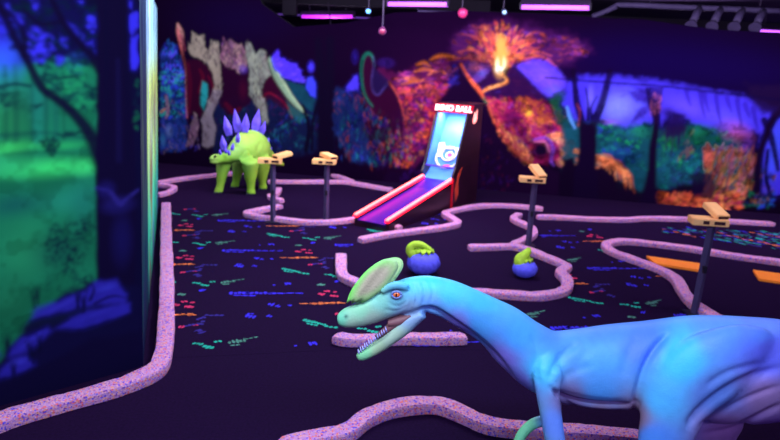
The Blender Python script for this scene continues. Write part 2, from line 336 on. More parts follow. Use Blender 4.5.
# --- eruption: smoke, fire fan, cone
P_([(452, 40), (470, 26), (500, 20), (530, 26), (566, 34), (590, 50), (566, 66), (530, 62), (480, 66), (456, 58)], (70, 20, 82), .8, 14, 5)
D_([(452, 42), (470, 26), (500, 24), (540, 32), (580, 40), (588, 56), (540, 64), (480, 62), (456, 56)], 330, [(140, 50, 90), (100, 40, 150), (180, 70, 70), (200, 80, 60), (60, 20, 90), (120, 60, 170)], (4, 10), (1, 3), (-30, 30), (.25, .7))
for i in range(620):
    t = rng.normal(0, .5); an = math.radians(90+t*62); r0 = abs(rng.normal(0, 24))+5; r1 = r0+rng.uniform(2, 6)
    if r1 > 52*(1-.25*abs(t)): continue
    c0 = [(236, 110, 54), (222, 80, 54), (245, 140, 60), (190, 60, 70), (150, 50, 100)][rng.integers(5)]
    bx = math.cos(an); by = -math.sin(an); j = rng.normal(0, 1.4)
    S_([(501+bx*r0*1.15+j, 70+by*r0), (501+bx*r1*1.2+j+rng.normal(0, .8), 70+by*r1)], [1.7, .9], c0, rng.uniform(.35, .9)*(1-.4*min(1, abs(t))))
for (a, b, c_) in (((514, 56), (530, 50), (552, 56)), ((516, 60), (540, 56), (556, 66)), ((488, 58), (474, 50), (458, 52)), ((486, 62), (468, 58), (446, 60)), ((512, 48), (526, 40), (546, 42)), ((490, 48), (478, 38), (462, 34))):
    S_([a, b, c_], [1.4, 2.0, 1], (210, 84, 60), .5)
P_([(513, 66), (528, 60), (545, 62), (560, 72), (567, 84), (560, 96), (550, 99), (536, 88), (522, 74)], (92, 62, 225), .95, 6, 2)
B_(545, 78, 14, 7, (130, 84, 225), .7, -.5); B_(553, 90, 9, 6, (90, 90, 245), .7); D_([(514, 64), (540, 62), (562, 76), (556, 94), (530, 78)], 30, [(130, 80, 220), (80, 60, 235)], (8, 16), (1, 2.4), (-50, -20), (.3, .6))
P_([(462, 66), (474, 62), (490, 66), (488, 76), (476, 84), (468, 78)], (90, 50, 140), .8, 4, 2); B_(476, 68, 9, 4, (200, 90, 60), .5); B_(482, 73, 5, 4, (90, 90, 190), .6)
P_([(478, 90), (488, 76), (496, 70), (507, 71), (515, 67), (528, 80), (546, 99), (552, 112), (500, 116), (486, 100)], (44, 12, 62), .97, 3, 2)
D_([(480, 90), (496, 73), (515, 69), (540, 96), (500, 108)], 60, [(80, 30, 110), (30, 8, 50), (70, 20, 60), (60, 40, 140)], (3, 8), (1, 2), (-60, 60), (.3, .7))
B_(501, 58, 8, 17, (235, 120, 60), .85, 0, .1); B_(501, 60, 6.5, 16, (255, 190, 80), .95, 0, .2); B_(500.5, 65, 5.5, 8, (255, 250, 180), 1, 0, .5); B_(499, 69.5, 3, 3, (255, 255, 235), 1, 0, .6)
for i in range(26):
    dx = rng.normal(0, 3); S_([(501, 66), (501+dx*.7, 52), (502+dx*1.8, rng.uniform(30, 44))], [2, 1.4, .7], (255, 170, 80), .7)
S_([(499, 71), (504, 76), (507, 80), (505, 83), (496, 86), (488, 88.5), (481, 93)], [2.4, 2, 2.4, 3, 2.6, 2.6, 2], (244, 134, 66)); S_([(499, 71), (506, 80), (496, 86), (488, 88.5)], [1.4, 1.2, 1.2, 1], (255, 190, 110), .8)
S_([(461, 64), (468, 76), (474, 84), (481, 93), (484, 99)], [1.6, 2.6, 3.4, 3, 1.6], (228, 92, 56)); S_([(484, 98), (487, 104)], [2, 2], (60, 130, 80), .8)
# --- lava slope
P_([(486, 98), (505, 100), (530, 98), (552, 106), (566, 130), (560, 160), (534, 166), (522, 158), (510, 148), (502, 132), (494, 116)], (150, 26, 84), .95, 5, 3)
D_([(486, 98), (530, 98), (560, 110), (562, 150), (530, 160), (504, 136)], 420, [(210, 50, 90), (225, 90, 60), (180, 30, 120), (235, 120, 60), (120, 30, 120), (200, 40, 80), (90, 16, 70), (160, 60, 180)], (3, 9), (1, 3), (-70, -10), (.35, .85))
S_([(489, 108), (495, 122), (503, 134), (511, 147), (522, 156), (531, 163)], [1.5, 2, 2.5, 3.5, 5, 4], (226, 90, 60), .6); S_([(494, 110), (502, 124), (514, 142), (528, 156)], [3, 4, 6, 4], (200, 36, 84), .5)
D_([(486, 104), (492, 104), (506, 130), (520, 150), (534, 160), (530, 168), (512, 154), (500, 136)], 90, [(240, 110, 60), (226, 60, 70), (250, 150, 80), (180, 40, 90)], (3, 7), (1, 2.4), (-75, -35), (.5, .95))
D_([(504, 132), (522, 138), (534, 162), (522, 158)], 60, [(245, 140, 80), (230, 90, 110), (250, 160, 100)], (4, 8), (1, 2.4), (-70, -30), (.5, .9))
D_([(520, 98), (542, 100), (552, 124), (536, 128), (522, 116)], 120, [(240, 120, 60), (230, 90, 70), (245, 150, 60)], (3, 6), (1, 2.4), (-60, 30), (.4, .9))
B_(529, 113, 3.5, 3.5, (250, 200, 50), .95); B_(541, 121, 4, 3, (240, 130, 60), .9)
P_([(548, 98), (562, 90), (580, 96), (584, 128), (570, 136), (556, 124)], (20, 60, 46), .9, 5, 3); D_([(548, 98), (580, 94), (584, 130), (556, 126)], 60, [(24, 96, 60), (20, 60, 70), (14, 30, 40), (90, 60, 50)], (3, 7), (1, 3), (-30, 60), (.4, .9))
for x, y, a_, c_ in ((512, 118, 9, (70, 10, 80)), (546, 128, 9, (30, 12, 50)), (522, 136, 8, (90, 14, 80)), (556, 150, 6, (40, 12, 60))): B_(x, y, a_, a_*.8, c_, .7, 0, 0, .3)
B_(541, 150, 9, 8, (20, 6, 34), 1, 0, .5)
for (o, c_) in ((0, (236, 140, 84)), (3, (226, 110, 70)), (6, (250, 170, 110)), (9, (200, 90, 100))):
    S_([(546+o*.6, 136+o*.5), (560+o*.3, 134+o), (568-o*.3, 146+o), (566-o, 158+o*.4), (572-o, 168)], [1.4, 3, 3, 2.6, 1.2], c_, .9)
S_([(532, 140), (546, 138), (553, 148), (551, 160), (554, 166)], [1.6, 3, 3, 3, 1], (130, 70, 200), .85); S_([(534, 142), (545, 142), (549, 152)], [1, 2, 1.5], (220, 120, 170), .8)
D_([(556, 136), (574, 142), (580, 160), (574, 168), (562, 164)], 50, [(240, 150, 90), (225, 110, 60), (250, 170, 110)], (5, 10), (1, 2.2), (-80, -30), (.5, .9))
# --- right: sky, hedge, trees, flames
P_([(566, 84), (580, 76), (620, 77), (662, 82), (700, 88), (740, 96), (768, 108), (792, 112), (792, 200), (762, 204), (760, 132), (700, 130), (600, 130), (574, 122), (562, 104)], (66, 50, 215), .97, 9, 3)
B_(622, 106, 26, 20, (108, 110, 255), .9); B_(616, 108, 13, 12, (128, 140, 255), .7); B_(690, 108, 26, 11, (96, 74, 240), .8, -.25); B_(728, 120, 22, 12, (96, 80, 240), .7, -.3); B_(775, 150, 8, 34, (60, 84, 235), .8); B_(590, 98, 4, 13, (110, 100, 250), .9)
D_([(600, 80), (660, 86), (650, 100), (600, 92)], 40, [(50, 36, 190), (80, 60, 230)], (8, 18), (2, 4), (-15, 10), (.2, .5))
P_([(562, 122), (600, 121), (625, 128), (650, 122), (664, 128), (690, 122), (722, 130), (742, 140), (750, 200), (562, 200)], (18, 70, 84), .97, 6, 4)
B_(736, 132, 16, 10, (200, 90, 160), .6, -.4); B_(746, 150, 6, 16, (110, 60, 190), .7)
D_([(598, 122), (660, 126), (735, 130), (735, 160), (660, 172), (598, 164)], 200, [(24, 130, 84), (20, 100, 90), (24, 60, 130), (26, 150, 80), (16, 40, 70), (40, 50, 170)], (4, 9), (2, 4), (-50, 50), (.3, .75))
B_(700, 134, 16, 10, (26, 130, 66), .6); B_(640, 132, 14, 8, (26, 120, 80), .5); B_(618, 154, 18, 8, (30, 70, 150), .6); B_(722, 128, 14, 6, (60, 50, 150), .6); B_(610, 122, 10, 3, (150, 90, 190), .5)
D_([(660, 132), (692, 132), (694, 164), (662, 164)], 60, [(34, 150, 70), (20, 90, 70), (16, 40, 60), (150, 80, 60)], (5, 14), (1.4, 3), (60, 100), (.4, .8))
D_([(662, 160), (706, 158), (706, 188), (662, 190)], 130, [(26, 90, 120), (20, 120, 110), (40, 50, 120), (14, 16, 50)], (4, 9), (1, 3), (30, 150), (.4, .8))
P_([(560, 172), (585, 166), (600, 168), (640, 190), (664, 188), (700, 182), (720, 190), (792, 196), (792, 222), (560, 222)], (16, 4, 26), .97, 6, 3)
# dark bushes and orange blades between them
P_([(560, 175), (563, 160), (572, 158), (580, 170), (586, 222), (556, 222)], (16, 4, 28), 1, 3, 2)
D_([(574, 148), (600, 158), (612, 162), (600, 172), (580, 172)], 60, [(226, 110, 60), (236, 140, 80), (200, 80, 50)], (4, 10), (1, 2.6), (-60, 20), (.5, .9))
P_([(592, 172), (600, 166), (611, 167), (617, 178), (615, 196), (594, 196)], (18, 5, 30), 1, 3, 1.5)
for i in range(46):
    k = rng.uniform(0, 1); x, y = 604+k*26+rng.normal(0, 1.5), 160+k*k*16+rng.normal(0, 2.5)
    S_([(x-9, y-3), (x, y+1), (x+rng.uniform(0, 5), y+rng.uniform(9, 22)*(.5+.5*k))], [.8, 1.7, .6], [(232, 120, 66), (214, 96, 60), (240, 150, 90)][i % 3], rng.uniform(.5, .9))
P_([(601, 196), (612, 186), (618, 190), (630, 188), (640, 200), (600, 204)], (18, 5, 30), .9, 3, 2)
D_([(656, 192), (700, 194), (738, 186), (746, 196), (742, 209), (700, 212), (664, 214), (654, 204)], 330, [(232, 100, 50), (210, 76, 60), (240, 130, 66), (180, 50, 80), (245, 150, 80)], (4, 9), (1, 3), (-20, 70), (.5, .95))
D_([(655, 198), (690, 200), (696, 212), (660, 214)], 30, [(30, 8, 30), (80, 20, 30)], (3, 7), (1, 2.4), (-50, 50), (.5, .9))
for i in range(150):
    x = rng.uniform(704, 752); y = rng.uniform(152, 192)+abs(x-728)*.2; l = rng.uniform(6, 14)
    S_([(x, y), (x+rng.uniform(1, 4), y-l*.5), (x+rng.uniform(1, 6), y-l)], [2, 1.4, .5], [(226, 110, 66), (206, 90, 80), (190, 110, 150), (220, 140, 80), (150, 120, 60)][i % 5], rng.uniform(.35, .85))
for i in range(22):
    x = rng.uniform(704, 712); y = rng.uniform(146, 162); S_([(x, y+8), (x+1, y), (x-1, y-5)], [1.6, 1.6, .6], (210, 96, 76), .6)
P_([(690, 176), (700, 171), (712, 175), (716, 188), (712, 198), (694, 196)], (20, 8, 40), .9, 3, 2)
D_([(738, 160), (760, 166), (775, 176), (774, 206), (742, 206)], 130, [(20, 96, 70), (24, 120, 70), (20, 50, 110), (150, 90, 50), (14, 16, 44)], (3, 8), (1, 3), (20, 140), (.4, .85))
D_([(755, 190), (775, 186), (775, 206), (757, 208)], 22, [(40, 60, 200), (30, 90, 170)], (3, 6), (1.6, 3), (-20, 60), (.5, .9))
# trees
TR = (17, 5, 34)
P_([(574, 176), (579, 150), (580, 130), (584, 122), (592, 124), (597, 130), (596, 150), (597, 176), (600, 210), (572, 210)], TR, 1, 2.5, 1)
S_([(584, 138), (581, 118), (577, 104), (575, 86), (573, 70)], [8, 6, 6, 5, 4], TR, .95); S_([(590, 132), (597, 116), (603, 100), (607, 84), (610, 72)], [9, 7, 7, 6, 5], TR, .9); S_([(588, 120), (588, 104), (586, 88)], [3, 2, 1.6], TR, .85); S_([(592, 118), (591, 108), (597, 96)], [3, 2, 1.5], TR, .8)
S_([(567, 107), (570, 118), (575, 128)], [2, 3, 2], (90, 150, 225), .9); S_([(578, 126), (580, 112), (577, 104)], [1, 1, 1], (190, 70, 80), .6)
P_([(630, 92), (640, 88), (650, 92), (653, 102), (648, 112), (642, 118), (632, 121), (638, 112), (645, 105), (636, 101)], (46, 28, 140), .85, 5, 3)
S_([(650, 212), (650, 190), (652, 170), (653, 148), (656, 128), (657, 110)], [22, 13, 8, 7, 6, 6], TR)
for dx in (-9, -6, -3, 0, 3, 6): S_([(656, 122), (656+dx*.6, 106), (656+dx, 88)], [3.5, 3, 2], (26, 8, 44), .8)
for i in range(20):
    x = 656+rng.uniform(-6, 6); y = rng.uniform(92, 112); S_([(x, y), (x+rng.uniform(-1, 1), y+5)], [.8, .8], (180, 90, 140), .5)
B_(674, 126, 11, 13, (26, 10, 60), .95, -.5, .5, .3); B_(668, 112, 8, 6, (40, 20, 100), .7)
for x0, x1, y1 in ((668, 666, 150), (674, 671, 156), (680, 678, 150), (684, 684, 140)): S_([(x0, 128), (x1, y1)], [4, 1], (30, 14, 60), .8)
for x, y0, y1 in ((686, 90, 106), (700, 92, 118), (704, 92, 112), (716, 96, 124), (727, 98, 112), (737, 100, 126), (745, 104, 118), (753, 108, 130)): S_([(x, y0), (x+2, (y0+y1)/2), (x+5, y1)], [4, 3, 1], (40, 22, 140), .7)
S_([(788, 104), (774, 118), (765, 138), (759, 160), (757, 190)], [7, 7, 6, 6, 7], TR); S_([(764, 120), (772, 140), (778, 170)], [5, 5, 3], TR, .9); S_([(768, 150), (766, 175), (770, 196)], [3, 3, 3], TR, .9)
P_([(745, 84), (795, 88), (795, 116), (772, 114), (758, 110)], (26, 10, 50), .9, 7, 4)
S_([(786, 118), (790, 150), (788, 190)], [4, 4, 5], TR, .8)
S_([(545, 77.5), (600, 82), (660, 86), (720, 93), (800, 102)], 1.6, (14, 6, 50), .85, .3)      # seam between two mural sheets
for x, y in ((181, 0), (0, 0)): pass
vm_back = vcol_mat('mural_paint', .95, .0); m_black = mat('black_painted_board', (18, 8, 28), .9)
tp = [(150, -60), (250, -60), (262, 4), (294, 27), (345, 23), (395, 12.5), (460, 11), (560, 14), (600, 18), (640, 19), (690, 26), (720, 30), (790, 33)]
tq = [cv.P(*p) for p in tp]; tops = ([q[0] for q in tq]+[14.0], [min(3.42, q[1]) for q in tq]+[2.66])
soften(cv, .85, .42)
painted_wall('wall_back', cv, [vm_back, m_black], tops)

# ------------------------------------------------------------------ the tall partition on the left, mural on two faces
PB = fl(143, 366); PA_ = fl(0, 406); dL = PB-PA_; dL /= np.linalg.norm(dL); LEN = 3.2
cl = Canvas(PB-dL*LEN, dL, LEN, 2.62, .0065, (14, 12, 46))
cl.lean = .038; cl.leand = dL*.038
P_, S_, B_, D_ = cl.poly, cl.stroke, cl.blob, cl.dabs
P_([(-120, 58), (0, 56), (40, 50), (70, 58), (100, 60), (100, 330), (60, 322), (30, 330), (0, 372), (-120, 400)], (26, 122, 84), 1, 14, 6, .3)
P_([(-80, -10), (60, -10), (100, 10), (140, 0), (140, 60), (90, 62), (60, 60), (20, 64), (-80, 60)], (18, 14, 70), 1, 12, 6, .2)
B_(4, 56, 18, 26, (58, 96, 240), .95); B_(-30, 70, 26, 30, (50, 120, 220), .7); B_(0, 30, 16, 20, (54, 44, 220), .8)
B_(0, 84, 30, 16, (36, 150, 110), .6); B_(30, 100, 30, 26, (26, 96, 90), .6); B_(10, 122, 20, 30, (50, 160, 90), .5); B_(72, 108, 20, 22, (24, 110, 76), .7)
B_(0, 150, 34, 7, (64, 215, 100), .9, .12); B_(60, 146, 30, 5, (46, 190, 100), .7); B_(50, 168, 52, 11, (60, 220, 110), .95); B_(10, 166, 26, 12, (50, 190, 110), .7); B_(85, 168, 12, 10, (70, 235, 120), .6)
B_(70, 200, 34, 16, (34, 140, 110), .8); B_(14, 205, 30, 14, (20, 84, 84), .7); B_(26, 250, 30, 34, (36, 140, 90), .8); B_(10, 300, 22, 30, (30, 120, 80), .8); B_(85, 205, 16, 30, (28, 120, 100), .7)
B_(60, 250, 30, 22, (16, 66, 62), .6); B_(-40, 160, 40, 20, (50, 180, 110), .7)
for x, w, c_ in ((16, 5, (20, 84, 70)), (33, 4, (16, 70, 66)), (46, 4, (18, 74, 70)), (38, 8, (30, 130, 110)), (6, 4, (20, 90, 70)), (56, 5, (20, 90, 80)), (-20, 8, (16, 60, 60)), (-50, 8, (16, 60, 60)), (64, 2, (14, 60, 56))):
    S_([(x-1, 66), (x, 100), (x, 140)], [w*.8, w, w], c_, .5)
S_([(-20, 138), (20, 134), (50, 133), (96, 140)], [6, 4, 3, 3], (16, 70, 70), .5); S_([(0, 155), (40, 152), (96, 156)], [3, 3, 3], (20, 110, 70), .5)
# blue sky showing between leaves
for q in ([(86, 12), (94, 14), (97, 30), (92, 34), (86, 26)], [(84, 34), (95, 40), (96, 56), (88, 50), (80, 42)], [(66, 20), (80, 30), (84, 40), (72, 32)], [(42, 32), (54, 36), (56, 50), (46, 52)], [(42, 30), (36, 28), (26, 30), (26, 44), (32, 60), (42, 64), (50, 52)],
          [(76, 0), (84, 0), (83, 6), (78, 5)], [(58, 36), (66, 42), (67, 48), (58, 44)], [(10, 8), (24, 16), (22, 26), (10, 20)], [(30, 0), (36, 2), (38, 14), (33, 10)], [(128, 0), (132, 2), (132, 10), (127, 8)], [(127, 14), (137, 12), (138, 26), (132, 36), (127, 30)], [(130, 38), (138, 36), (138, 60), (136, 72), (130, 68)], [(57, 56), (66, 58), (60, 66), (50, 64)], [(0, 8), (8, 4), (14, 16), (4, 22)], [(60, 34), (66, 38), (64, 46), (57, 40)], [(-30, 10), (-10, 4), (-6, 30), (-26, 40)]):
    P_(q, (62, 52, 235), .95, 4, 2.5, .05)
B_(75, 64, 9, 9, (44, 110, 190), .8); B_(80, 58, 10, 6, (50, 90, 210), .5)
# leaves
LD = [(14, 12, 54), (10, 30, 50), (12, 20, 48)]
D_([(0, 0), (97, 0), (97, 60), (40, 70), (0, 40)], 260, LD, (5, 11), (2, 5), (-60, 60), (.4, .9))
D_([(54, 56), (97, 62), (97, 112), (62, 108), (40, 80)], 230, [(10, 52, 56), (10, 36, 52), (16, 80, 70), (30, 150, 90)], (4, 8), (2, 4.4), (-60, 60), (.5, .95))
D_([(0, 90), (20, 92), (26, 106), (44, 104), (30, 112), (0, 104)], 50, [(12, 44, 54)], (4, 9), (2, 4), (-30, 40), (.5, .9)); D_([(38, 138), (58, 136), (60, 146), (52, 158), (44, 148)], 40, [(12, 50, 56), (14, 60, 50)], (3, 7), (2, 3.4), (-60, 60), (.6, .9))
D_([(55, 132), (90, 132), (60, 138)], 20, [(12, 50, 56)], (4, 8), (2, 3.4), (-30, 30), (.6, .9))
S_([(30, 86), (14, 84), (-6, 88), (-30, 86)], [3, 3, 4, 3], (12, 50, 60), .9); S_([(76, 76), (60, 78), (44, 80)], [3, 3, 2], (12, 50, 56), .9); S_([(44, 95), (60, 90), (80, 88)], [2, 2, 1], (14, 60, 56), .7)
# trunk and branches
TK = (16, 8, 44)
P_([(97, -60), (127, -60), (130, 40), (131, 100), (137, 160), (140, 230), (140, 330), (97, 330), (96, 240), (95, 180), (96, 130), (97, 60)], TK, 1, 3, 1)
P_([(132, 70), (142, 70), (142, 330), (134, 330), (136, 200)], (14, 10, 48), .8, 4)
D_([(134, 80), (140, 80), (140, 130), (134, 130)], 22, [(24, 100, 70), (14, 40, 60)], (4, 8), (1.5, 3), (-60, 60), (.5, .8))
S_([(100, 160), (92, 138), (78, 118), (58, 100), (42, 88), (30, 66), (18, 44), (4, 16), (-10, -10)], [14, 13, 10, 8, 8, 7, 7, 6, 5], TK, .96)
S_([(100, 70), (92, 56), (74, 36), (62, 20), (50, -4)], [10, 9, 6, 6, 4], TK, .95); S_([(24, 56), (24, 36), (16, 20), (2, 6)], [5, 5, 4, 4], TK, .8); S_([(58, 22), (40, 24), (24, 10)], [3, 3, 3], TK, .9)
S_([(118, 60), (119, 160)], [4, 6], (24, 18, 70), .5); S_([(106, 0), (107, 150)], [3, 4], (12, 8, 44), .6); S_([(126, 20), (128, 160)], [3, 4], (12, 8, 44), .6)
B_(106, 190, 10, 10, (38, 30, 120), .6); B_(118, 205, 18, 10, (44, 36, 130), .6); S_([(96, 188), (110, 192), (120, 204), (130, 196), (138, 190)], [3, 4, 5, 4, 3], (52, 42, 140), .55); B_(122, 240, 12, 30, (34, 28, 110), .5)
# bush, grass, rocks
D_([(50, 226), (72, 214), (90, 214), (97, 236), (97, 290), (44, 292), (44, 250)], 330, [(10, 34, 48), (12, 44, 50), (10, 26, 44), (14, 60, 60)], (3, 7), (1.6, 3.6), (-70, 70), (.5, .95))
P_([(-140, 420), (-140, 396), (0, 362), (24, 326), (60, 296), (92, 280), (142, 286), (144, 400)], (16, 12, 54), .98, 8, 4)
RK = (48, 40, 168)
for q in ([(26, 323), (35, 308), (58, 300), (86, 291), (95, 282), (116, 280), (127, 293), (125, 302), (90, 306), (56, 315)], [(56, 328), (70, 318), (88, 310), (129, 304), (130, 313), (112, 320), (86, 330)], [(8, 350), (22, 337), (47, 326), (52, 331), (30, 352), (9, 357)], [(-4, 378), (2, 368), (13, 358), (28, 356), (35, 366), (24, 372), (0, 380)], [(-60, 380), (-40, 352), (-6, 346), (0, 356), (-30, 372)]):
    P_(q, RK, .9, 7, 3, .12)
B_(106, 288, 12, 4, (60, 60, 190), .6, .1); B_(60, 306, 24, 3, (60, 54, 185), .6, .3); B_(96, 314, 24, 3, (54, 48, 180), .5, .2); B_(32, 340, 16, 3, (60, 54, 190), .6, .5); B_(18, 362, 10, 4, (62, 60, 195), .6)
S_([(90, 300), (94, 290), (92, 284)], [3, 2, 1], (12, 10, 44), .8); S_([(94, 304), (112, 296), (126, 298)], [2, 2, 1], (16, 12, 60), .8)
for x, y in ((34, 300), (38, 296), (6, 346), (9, 344), (78, 300), (84, 304), (33, 356), (30, 352), (40, 344), (14, 372)):
    for k in (-5, -1, 3): S_([(x, y+8), (x+k*.4, y-4), (x+k, y-12)], [1.6, 1.2, .5], (10, 10, 40), .85)
P_([(-140, 440), (-140, 408), (0, 384), (40, 366), (90, 340), (142, 330), (146, 400)], (15, 9, 46), .9, 10, 3)
vm_left = vcol_mat('partition_mural_paint', .9, .03)
soften(cl, 1.3, .25, .12)
painted_wall('wall_left', cl, [vm_left, m_black])
PC = fl(158, 208); dS = PC-PB; LS = np.linalg.norm(dS); dS /= LS
cs = Canvas(PB+dS*.001, dS, LS, 2.62, .012, (40, 110, 120)); X, Z = cs.S/LS, cs.Z
def mixc(a, b, t): return lin(a)*(1-t[..., None])+lin(b)*t[..., None]
n1 = fbm(cs.S, cs.Z*.25, .35); n2 = fbm(cs.S+9, cs.Z*.35, .16); n3 = fbm(cs.S+31, cs.Z*.5, .5)
A = mixc((60, 215, 165), (205, 235, 120), sstep((Z-.5)/1.0)); T = mixc((130, 205, 250), (205, 245, 255), n1)
t = sstep((Z-1.75)/.5); A = A*(1-t[..., None])+T*t[..., None]
A = A*(1-sstep((n2-.45)*5)[..., None]*.7)+lin((70, 40, 90))*sstep((n2-.45)*5)[..., None]*.7
k = sstep((n3-.5)*5)*sstep((2.0-Z)*2)*.6; A = A*(1-k[..., None])+lin((150, 90, 60))*k[..., None]
k = sstep((n1-.55)*6)*.5; A = A*(1-k[..., None])+lin((90, 90, 220))*k[..., None]
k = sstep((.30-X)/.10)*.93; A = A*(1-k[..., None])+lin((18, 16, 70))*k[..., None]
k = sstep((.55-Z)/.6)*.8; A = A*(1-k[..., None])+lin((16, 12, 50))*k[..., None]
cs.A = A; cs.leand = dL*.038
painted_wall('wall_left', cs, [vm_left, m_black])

# ------------------------------------------------------------------ room shell
m_floor = mat('dark_purple_carpet', (26, 7, 42), .95, var=.25, vs=60, spec=.05)
m_ceil = mat('grey_ceiling', (64, 52, 78), .9, var=.2, vs=3); m_wallD = mat('dark_wall', (18, 8, 30), .95)
b = MB(); b.box((1, 8, -.05), (22, 30, .1)); tag(b.build('floor', m_floor), kind='structure')
b = MB(); b.box((1, 8, 3.5), (22, 30, .1)); tag(b.build('ceiling', m_ceil), kind='structure')
b = MB(); b.box((7.55, 5.6, 1.7), (.1, 8.6, 3.4)); tag(b.build('wall_right', m_wallD), kind='structure')
b = MB(); b.box((1, 22.95, 1.7), (22, .1, 3.4)); tag(b.build('wall_far', m_wallD), kind='structure')

# ------------------------------------------------------------------ speckled carpet kerbs
def kerb_mat():
    m = bpy.data.materials.new('speckled_pink_carpet'); m.use_nodes = True; nt = m.node_tree; bs = nt.nodes['Principled BSDF']
    tc = nt.nodes.new('ShaderNodeTexCoord'); v = nt.nodes.new('ShaderNodeTexVoronoi'); v.inputs['Scale'].default_value = 105
    nt.links.new(tc.outputs['Object'], v.inputs['Vector']); sp = nt.nodes.new('ShaderNodeSeparateColor'); nt.links.new(v.outputs['Color'], sp.inputs['Color'])
    r = nt.nodes.new('ShaderNodeValToRGB'); r.color_ramp.interpolation = 'CONSTANT'; e = r.color_ramp.elements
    cols = [(0, (200, 140, 192)), (.3, (186, 132, 202)), (.5, (222, 156, 186)), (.70, (232, 108, 122)), (.79, (98, 80, 212)), (.86, (228, 146, 122)), (.93, (138, 72, 166))]
    e[0].position = 0; e[0].color = (*lin(cols[0][1]), 1); e[1].position = .3; e[1].color = (*lin(cols[1][1]), 1)
    for p, c in cols[2:]: k = e.new(p); k.color = (*lin(c), 1)
    nt.links.new(sp.outputs['Red'], r.inputs['Fac']); nt.links.new(r.outputs['Color'], bs.inputs['Base Color'])
    bs.inputs['Roughness'].default_value = .95; bs.inputs['Specular IOR Level'].default_value = .05
    bp = nt.nodes.new('ShaderNodeBump'); bp.inputs['Strength'].default_value = .6; bp.inputs['Distance'].default_value = .006
    nt.links.new(v.outputs['Distance'], bp.inputs['Height']); nt.links.new(bp.outputs['Normal'], bs.inputs['Normal']); return m
m_kerb = kerb_mat()
def chaikin(P, n=2):
    for _ in range(n):
        Q = [P[0]]
        for a, b_ in zip(P[:-1], P[1:]): Q += [a*.78+b_*.22, a*.22+b_*.78]
        P = Q+[P[-1]]
    return P
def kerb(label, pts, w=.15, h=.085, n=2):
    w *= .76; h *= .74
    P = chaikin([fl(x, y, .045) for x, y in pts], n)
    # walk the line and lay short, slightly uneven carpet wraps
    D = [0]
    for a, b_ in zip(P[:-1], P[1:]): D.append(D[-1]+np.linalg.norm(b_-a))
    D = np.array(D); P = np.array(P); L = D[-1]; N = max(4, int(L/.035)); t = np.linspace(0, L, N+1)
    Q = np.column_stack([np.interp(t, D, P[:, i]) for i in range(3)]); Q[:, 2] = 0
    T = np.gradient(Q, axis=0); T /= np.linalg.norm(T, axis=1)[:, None]; Nn = np.column_stack([-T[:, 1], T[:, 0], 0*t])
    prof = [(-.47, 0), (-.5, .3), (-.5, .75), (-.45, .95), (-.3, 1.0), (0, 1.02), (.3, 1.0), (.45, .95), (.5, .75), (.5, .3), (.47, 0)]
    V = []; F = []; m = len(prof); ph = rng.uniform(0, 9)
    for i in range(N+1):
        seam = (t[i] % .33) < .035
        s = (1+.035*math.sin(t[i]*7+ph)+.02*math.sin(t[i]*23))*(.955 if seam else 1)
        if i in (0, N): s *= .86
        for (a, z) in prof: V.append(Q[i]+Nn[i]*a*w*s+np.array([0, 0, z*h*s]))
    for i in range(N):
        for k in range(m): F.append((i*m+k, (i+1)*m+k, (i+1)*m+(k+1) % m, i*m+(k+1) % m))
    F.append(tuple(range(m))); F.append(tuple(N*m+k for k in range(m))[::-1])
    o = mesh_obj('carpet_kerb', V, F, m_kerb)
    tag(o, label, 'kerb', 'pink carpet kerbs on the floor', 'thing')
    return o
kerb('long speckled pink kerb wrapping the corner foot of the tall green and blue mural partition', [(-60, 448), (0, 419), (60, 402), (120, 386), (158, 370), (164, 352), (166, 330), (167, 280), (166, 240), (166, 204)], .165, .1)
kerb('thin pink kerb running in front of the striding dinosaur mural behind the green plated dinosaur', [(158, 182), (176, 179), (200, 176), (228, 173), (250, 171), (265, 169), (283, 167), (310, 169), (330, 173), (352, 181)])
kerb('pink kerb curving from the left card stands towards the ball game rail', [(268, 180.5), (290, 181), (320, 181), (345, 181), (362, 184), (392, 189)])
kerb('short hooked pink kerb in the dark gap beside the tall partition end', [(158, 194), (168, 192), (176, 187.5), (168, 185), (158, 184)], .12)
kerb('short zigzag pink kerb just right of the green plated dinosaur, behind the left card stand', [(279, 188), (277, 193), (268, 196), (282, 200)], .13)
kerb('narrow looped pink kerb at the feet of the two left card stands', [(281, 205), (262, 209), (243, 212.5), (258, 216), (276, 218), (300, 221), (325, 221.5), (345, 220), (366, 217)], .14)
kerb('S-shaped pink kerb in front of the ball game, bending round its right side', [(360, 239), (388, 233.5), (420, 229.5), (442, 227), (460, 223), (452, 217.5), (443, 213), (458, 208.6), (481, 204.8), (509, 204.5), (543, 208)])
kerb('short pink kerb stub under the front corner of the ball game', [(386, 222.5), (394, 225), (400, 227)], .14)
kerb('long straight pink kerb at the foot of the fiery tree mural on the right', [(537, 216), (560, 216.5), (600, 218.5), (630, 219), (645, 217.2), (692, 218.5), (729, 220.5), (774, 223)], .13)
kerb('zigzag pink kerb behind the middle card stand, joining the loop around the round plants', [(520, 213.5), (512, 217.5), (520, 222), (532, 227), (535, 233), (525, 239.5), (513, 244)], .14)
kerb('looping pink kerb curling round the small right plant and back behind the big dinosaur neck', [(469, 246.5), (490, 246), (511, 245), (525, 247.5), (540, 254), (556, 260), (569, 266), (559, 271.5), (568, 279), (567, 290), (540, 295.5), (511, 293.5), (473, 290.5), (430, 291), (400, 292)], .155)
kerb('pink kerb with a square bend just left of the big dinosaur head crest', [(341, 254), (341, 264), (341.5, 275), (357, 282), (385, 292), (400, 297)], .155)
kerb('short pink kerb seen through the open jaws of the big dinosaur', [(335, 336), (348, 339), (371, 338.5), (410, 337), (440, 337.5), (466, 337)], .15, .09)
